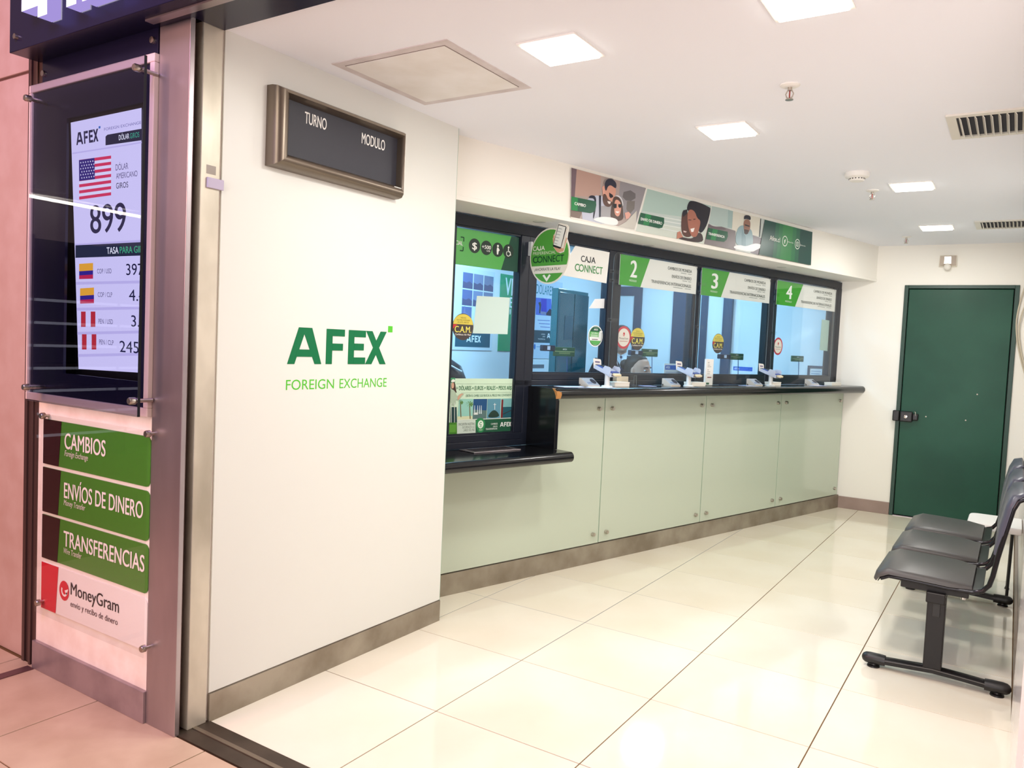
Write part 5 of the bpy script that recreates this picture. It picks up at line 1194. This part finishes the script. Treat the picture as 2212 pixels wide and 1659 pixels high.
# office chair behind the tall window
oc_ = thing('office_chair', 'black leather high back office chair behind the tall left window', 'chair', (-1.34, 1.80, 0))
LEA = mat('black_leather', (40, 38, 44), .28, spec=.5, bump=.1, bscale=200)
d1 = Vector((.78, -.62, 0)); e1 = Vector((.62, .78, 0)); cc = Vector((-1.36, 1.74, 0))
def oc3(a, b_, z_): return cc+e1*a+d1*b_+Vector((0, 0, z_))
rings = []
for z_, w, t_, of in ((.55, .20, .03, -.22), (.62, .235, .045, -.225), (.80, .245, .05, -.24), (.98, .24, .05, -.25), (1.12, .215, .05, -.26), (1.20, .18, .045, -.265), (1.245, .11, .03, -.268), (1.258, .04, .012, -.27)):
    rings.append([(w*math.cos(math.radians(a)), of+t_*math.sin(math.radians(a)), z_) for a in range(0, 360, 18)])
m = MB(); m.loft(rings, LEA, oc3); m.build('backrest', oc_, 60)
MB().box(-.25, .25, -.22, .26, .44, .54, LEA, oc3, bev=.035, seg=3).build('seat', oc_, 50)
MB().tube([oc3(-.17, -.212, 1.165), oc3(-.10, -.216, 1.200), oc3(0, -.218, 1.212), oc3(.10, -.216, 1.200), oc3(.17, -.212, 1.165)], .006, mat('white_piping', (210, 214, 224), .4), 8).build('piping', oc_, 60)
MB().cyl((cc.x, cc.y, .08), (cc.x, cc.y, .45), .028, CHROME, 14).build('gas_lift', oc_, 40)
for k in range(5):
    a = 2*math.pi*k/5; e = cc+Vector((.30*math.cos(a), .30*math.sin(a), .075))
    lg = MB().tube([cc+Vector((0, 0, .10)), e], [.025, .018], BLACKP, 8).build('leg', oc_, 50); MB().lathe([(0, -.012), (.026, -.012), (.026, .012), (0, .012)], (e.x, e.y, .027), BLACKP, n=14, axis=(math.sin(a), -math.cos(a), 0)).build('castor', lg, 40)
# office ceiling lamps
for x, y, lab in ((-1.35, 2.2, 'bluish office ceiling light over the tall left window'), (-1.0, 4.55, 'bluish office ceiling light over the end wall doorways'), (-.25, 4.3, 'bluish office ceiling light behind the window numbered 4')):
    panel_light(x, y, lab, .3, TELLER_WATT*(1.1 if y < 3 else .42 if x < -.5 else .28), TELLER_COL, group='office ceiling lights', face=(210, 236, 255), st=6)

# ================================================================== people behind the windows
SKIN = mat('skin', (206, 160, 138), .5, spec=.35); HAIR = mat('dark_hair', (38, 28, 26), .6, var=(64, 48, 44), vscale=40, stretch=(1, 1, .2))
SUIT = mat('navy_suit_cloth', (24, 28, 46), .75, bump=.1, bscale=400); SHIRT = mat('white_shirt', (226, 230, 238), .6); SHOE = mat('shoe_black', (20, 18, 18), .35)
def ring(c, a, b_, ax, n=16):
    """ellipse around c: half axes a along ax[0], b along ax[1]"""
    return [Vector(c)+Vector(ax[0])*a*math.cos(2*math.pi*i/n)+Vector(ax[1])*b_*math.sin(2*math.pi*i/n) for i in range(n)]
XY = ((1, 0, 0), (0, 1, 0))
def fuse(parts, m, name, parent, T, voxel=.006, label=None, cat=None, loc=None):
    """joins overlapping closed shapes into one continuous skin"""
    mb = MB()
    for p in parts: p(mb)
    o = mb.build('tmp', None); r = o.modifiers.new('r', 'REMESH'); r.mode = 'VOXEL'; r.voxel_size = voxel
    sm = o.modifiers.new('s', 'SMOOTH'); sm.factor = .5; sm.iterations = 3
    dg = bpy.context.evaluated_depsgraph_get(); me = bpy.data.meshes.new_from_object(o.evaluated_get(dg)); bpy.data.objects.remove(o)
    base = ORG[parent.name] if parent else Vector(loc)
    me.transform(T); me.transform(Matrix.Translation(-base)); me.materials.clear(); me.materials.append(m)
    me.polygons.foreach_set('use_smooth', [True]*len(me.polygons)); me.name = name
    ob = bpy.data.objects.new(name, me); C.objects.link(ob)
    if parent: ob.parent = parent
    else: ob.location = base
    ORG[ob.name] = base; return ob
def tubes(pts, rr, n=12): return lambda mb: mb.tube(pts, rr, SKIN, n)
def lof(secs): return lambda mb: mb.loft([ring(c, a, b_, XY) for c, a, b_ in secs], SKIN)
def headp(h, s=1.):
    """head with brow, nose, lips, chin and ears; h is the centre"""
    h = Vector(h)
    def f(mb):
        secs = [(-.118, .030, .026, .030), (-.110, .048, .042, .022), (-.090, .068, .056, .012), (-.062, .083, .066, .004), (-.03, .092, .071, 0), (0, .096, .074, -.003), (.035, .099, .077, -.006), (.07, .090, .072, -.008), (.095, .068, .056, -.010), (.110, .038, .034, -.010)]
        mb.loft([ring(h+Vector((x, 0, z)), a, b_, XY, 20) for z, a, b_, x in secs], SKIN)
        mb.loft([ring(h+Vector((x, 0, z)), a, b_, XY, 10) for z, a, b_, x in ((-.040, .016, .017, .096), (-.028, .022, .017, .098), (-.005, .014, .011, .098), (.018, .012, .009, .090))], SKIN)   # nose
        mb.ball(h+Vector((.086, 0, .026)), (.014, .045, .008), SKIN); mb.ball(h+Vector((.086, 0, -.066)), (.012, .024, .007), SKIN); mb.ball(h+Vector((.082, 0, -.076)), (.013, .020, .007), SKIN); mb.ball(h+Vector((.066, 0, -.104)), (.022, .024, .014), SKIN)
        for s_ in (-1, 1): mb.ball(h+Vector((-.008, s_*.077, -.012)), (.016, .010, .030), SKIN)
    return f
def hand(w, d, up, side):
    """palm, four unequal bent fingers and a thumb leaving the side of the palm"""
    w, d, up = Vector(w), Vector(d).normalized(), Vector(up).normalized(); sd = d.cross(up)*side
    def f(mb):
        mb.loft([[w+d*t+sd*a*math.cos(q)+up*b_*math.sin(q) for q in [2*math.pi*i/12 for i in range(12)]] for t, a, b_ in ((-.02, .026, .020), (.02, .038, .017), (.06, .042, .015), (.095, .040, .012))], SKIN)
        for i, L in enumerate((.070, .080, .075, .058)):
            b0 = w+d*.088+sd*(.030-.020*i); k1 = b0+d*L*.45-up*.006; k2 = k1+d*L*.32-up*.016; k3 = k2+d*L*.18-up*.018; mb.tube([b0, k1, k2, k3], [.0095, .009, .008, .006], SKIN, 8)
        b0 = w+d*.030+sd*.034; mb.tube([b0, b0+d*.028+sd*.022-up*.006, b0+d*.055+sd*.026-up*.012], [.012, .010, .007], SKIN, 8)
    return f
def person(name, label, pos, yaw, seated, hz, tilt, long_hair, suit):
    T = Matrix.Translation(Vector(pos)) @ Matrix.Rotation(yaw, 4, 'Z')
    sc = hz/1.60 if not seated else 1.0
    sh = (.50+.565) if seated else 1.30*sc; hip = .52 if seated else .86*sc
    hx = .07 if tilt else .02; hc = Vector((hx+.02, 0, hz-.118))
    k = (sh-hip)/.44
    tor = [((0, 0, hip-.08), .10, .16), ((0, 0, hip), .105, .165), ((.005, 0, hip+.12*k), .095, .14), ((.01, 0, hip+.28*k), .105, .155), ((.0, 0, hip+.38*k), .10, .165), ((-.005, 0, hip+.43*k), .075, .155), ((-.005, 0, hip+.46*k), .055, .09)]
    el = [Vector((.06, s*.235, sh-.27)) for s in (-1, 1)]; wr = [Vector((.32, s*.13, sh-.27)) for s in (-1, 1)] if tilt else [Vector((.10, s*.27, sh-.52)) for s in (-1, 1)]
    if not tilt: el = [Vector((-.03, s*.285, sh-.28)) for s in (-1, 1)]
    shd = [Vector((-.005, s*.165, sh-.025)) for s in (-1, 1)]
    if seated: kn = [Vector((.46, s*.10, .50)) for s in (-1, 1)]; an = [Vector((.44, s*.10, .09)) for s in (-1, 1)]; hp_ = [Vector((.02, s*.09, hip)) for s in (-1, 1)]
    else: kn = [Vector((.02, s*.095, .46*sc)) for s in (-1, 1)]; an = [Vector((-.01, s*.10, .08)) for s in (-1, 1)]; hp_ = [Vector((0, s*.085, hip-.02)) for s in (-1, 1)]
    parts = [lof(tor), tubes([Vector((-.005, 0, sh-.02)), Vector((hx*.5, 0, sh+.05)), hc+Vector((-.02, 0, -.07))], [.062, .054, .056]), headp(hc)]
    for i, s in enumerate((-1, 1)):
        parts.append(tubes([shd[i], (shd[i]+el[i])/2, el[i], (el[i]*.6+wr[i]*.4), wr[i]], [.052, .046, .038, .036, .026]))
        d = (wr[i]-el[i]).normalized(); parts.append(hand(wr[i]+d*.02, d, (0, 0, 1) if tilt else (0, s, 0), -s if tilt else 1))
        parts.append(tubes([hp_[i], (hp_[i]+kn[i])/2, kn[i], (kn[i]*.6+an[i]*.4), an[i]], [.085, .075, .055, .052, .036]))
        parts.append(lambda mb, a=an[i]: mb.loft([[a+Vector((x, y, z)) for y, z in ((-.03, -.075), (.03, -.075), (.032, -.05), (.02, h), (-.02, h), (-.032, -.05))] for x, h in ((-.06, -.02), (0, .02), (.10, -.03), (.17, -.05))], SKIN))
    body = fuse(parts, SKIN, name, None, T, .006, loc=pos); tag(body, label, 'person')
    base = body
    # clothes
    g = 1.13
    top = [lof([(c, a*g, b_*g) for c, a, b_ in tor[:-1]]+[((-.005, 0, sh+.025), .062, .085)])]
    for i in (0, 1):
        e = wr[i]*.92+el[i]*.08; top.append(tubes([shd[i]+Vector((0, 0, -.005)), (shd[i]+el[i])/2, el[i], (el[i]*.6+e*.4), e], [.066, .058, .050, .046, .038]))
    fuse(top, SUIT, 'jacket', body, T, .008)
    leg = []
    for i in (0, 1): leg.append(tubes([hp_[i], (hp_[i]+kn[i])/2, kn[i], (kn[i]*.5+an[i]*.5), an[i]+Vector((0, 0, .02))], [.10, .088, .066, .060, .052]))
    leg.append(lof([((0, 0, hip-.10), .11, .175), ((0, 0, hip+.02), .115, .18)])); fuse(leg, SUIT, 'trousers', body, T, .009)
    def P3(v): return T @ Vector(v)
    m = MB()
    for s in (-1, 1):   # collar wings and shirt front
        m.raw([P3(v) for v in ((.058, s*.004, sh+.035), (.045, s*.055, sh+.055), (.098, s*.050, sh-.02), (.122, s*.008, sh-.10), (.110, s*.002, sh-.02))], [(0, 1, 2, 3, 4)], SHIRT)
    m.build('shirt_collar', body, solid=False)
    if suit: MB().raw([P3(v) for v in ((.124, -.012, sh-.10), (.124, .012, sh-.10), (.085, .010, sh+.02), (.085, -.010, sh+.02))], [(0, 1, 2, 3)], ink((30, 40, 80))).build('tie', body, solid=False)
    q = [P3((.132, y, z)) for y, z in ((-.10, sh-.15), (-.045, sh-.15), (-.045, sh-.132), (-.10, sh-.132))]; MB().raw(q, [(0, 1, 2, 3)], ink((200, 206, 224))).build('name_badge', body, solid=False)
    # hair: cap over the skull, nape and a tied knot
    hr = [lambda mb: mb.loft([ring(hc+Vector((x, 0, z)), a, b_, XY, 18) for z, a, b_, x in ((-.075, .040, .060, -.058), (-.04, .062, .078, -.046), (0, .074, .084, -.040), (.035, .082, .086, -.034), (.065, .090, .084, -.024), (.090, .084, .070, -.016), (.111, .058, .048, -.012), (.122, .02, .018, -.014))], SKIN)]
    if long_hair: hr += [lambda mb: mb.ball(hc+Vector((-.125, 0, .035)), (.045, .045, .042), SKIN), lambda mb: mb.ball(hc+Vector((-.09, 0, -.05)), (.045, .062, .05), SKIN)]
    fuse(hr, HAIR, 'hair', body, T, .006)
    EYE = ink((34, 26, 24), .2)
    for s in (-1, 1):
        e = MB(); e.ball(P3(hc+Vector((.079, s*.031, -.004))), (.011, .012, .0065), ink((232, 228, 224), .2)); e.build('eye', body, 60); e = MB(); e.ball(P3(hc+Vector((.0875, s*.031, -.006))), (.0045, .0045, .0045), EYE); e.build('iris', body, 60)
        MB().tube([P3(hc+Vector((.094, s*.016, .017))), P3(hc+Vector((.093, s*.034, .023))), P3(hc+Vector((.080, s*.054, .016)))], .0035, HAIR, 6).build('eyebrow', body, 60)
    MB().ball(P3(hc+Vector((.0955, 0, -.070))), (.006, .020, .005), ink((160, 92, 88))).build('lips', body, 60)
    return body
person('person', 'person with dark tied hair seated low behind the third window, looking down to the right', (-.895, 3.55, 0), math.radians(-8), True, 1.325, True, True, False)
person('person', 'person in a dark suit and white collar standing behind the seated one', (-1.30, 4.25, 0), math.radians(-60), False, 1.575, False, False, True)
st_ = thing('swivel_stool', 'grey swivel stool under the seated person', 'stool', (-.91, 3.55, 0))
MB().lathe([(0, .34), (.17, .34), (.185, .36), (.18, .395), (0, .40)], (-.91, 3.55, 0), mat('stool_grey_vinyl', (90, 92, 98), .45), n=26).build('seat', st_, 40)
MB().cyl((-.91, 3.55, .03), (-.91, 3.55, .345), .025, CHROME, 14).build('column', st_, 40); MB().lathe([(0, 0), (.2, 0), (.2, .012), (.03, .035), (0, .035)], (-.91, 3.55, 0), BLACKP, n=26).build('base', st_, 40)

# ================================================================== across the mall: what the display glass mirrors
tlm = thing('tube_lamp', 'long bright mall tube lamp, seen only mirrored across the rate display glass', 'lamp', (-6.08, -3.5, 2.5))
MB().cyl((-6.02, -4.05, 2.505), (-6.15, -2.9, 2.545), .016, glow('tube_warm_white', (255, 240, 226), 14), 10).build('tube', tlm, 40)
MB().box(-6.16, -6.02, -4.05, -2.9, 2.56, 2.60, WHITEP).build('housing', tlm)
shv = thing('shop_shelving', 'dark shop shelving with lit shelves, seen only mirrored low in the rate display glass', 'shelving', (-6.5, -3.6, 0))
SHD = mat('shelving_charcoal', (44, 40, 42), .5); STRP = glow('shelf_light', (226, 224, 240), 1.1)
MB().box(-6.62, -6.58, -4.8, -2.2, 0, 2.2, SHD).build('back', shv)
for k in range(7):
    z_ = .28+.22*k
    MB().box(-6.58, -6.20, -4.8, -2.2, z_, z_+.025, SHD).build('shelf', shv); MB().box(-6.215, -6.20, -4.75, -2.25, z_-.03, z_-.004, STRP).build('light_strip', shv)
for y in (-4.8, -3.95, -3.1, -2.22): MB().box(-6.58, -6.19, y, y+.02, 0, 2.2, SHD).build('upright', shv)
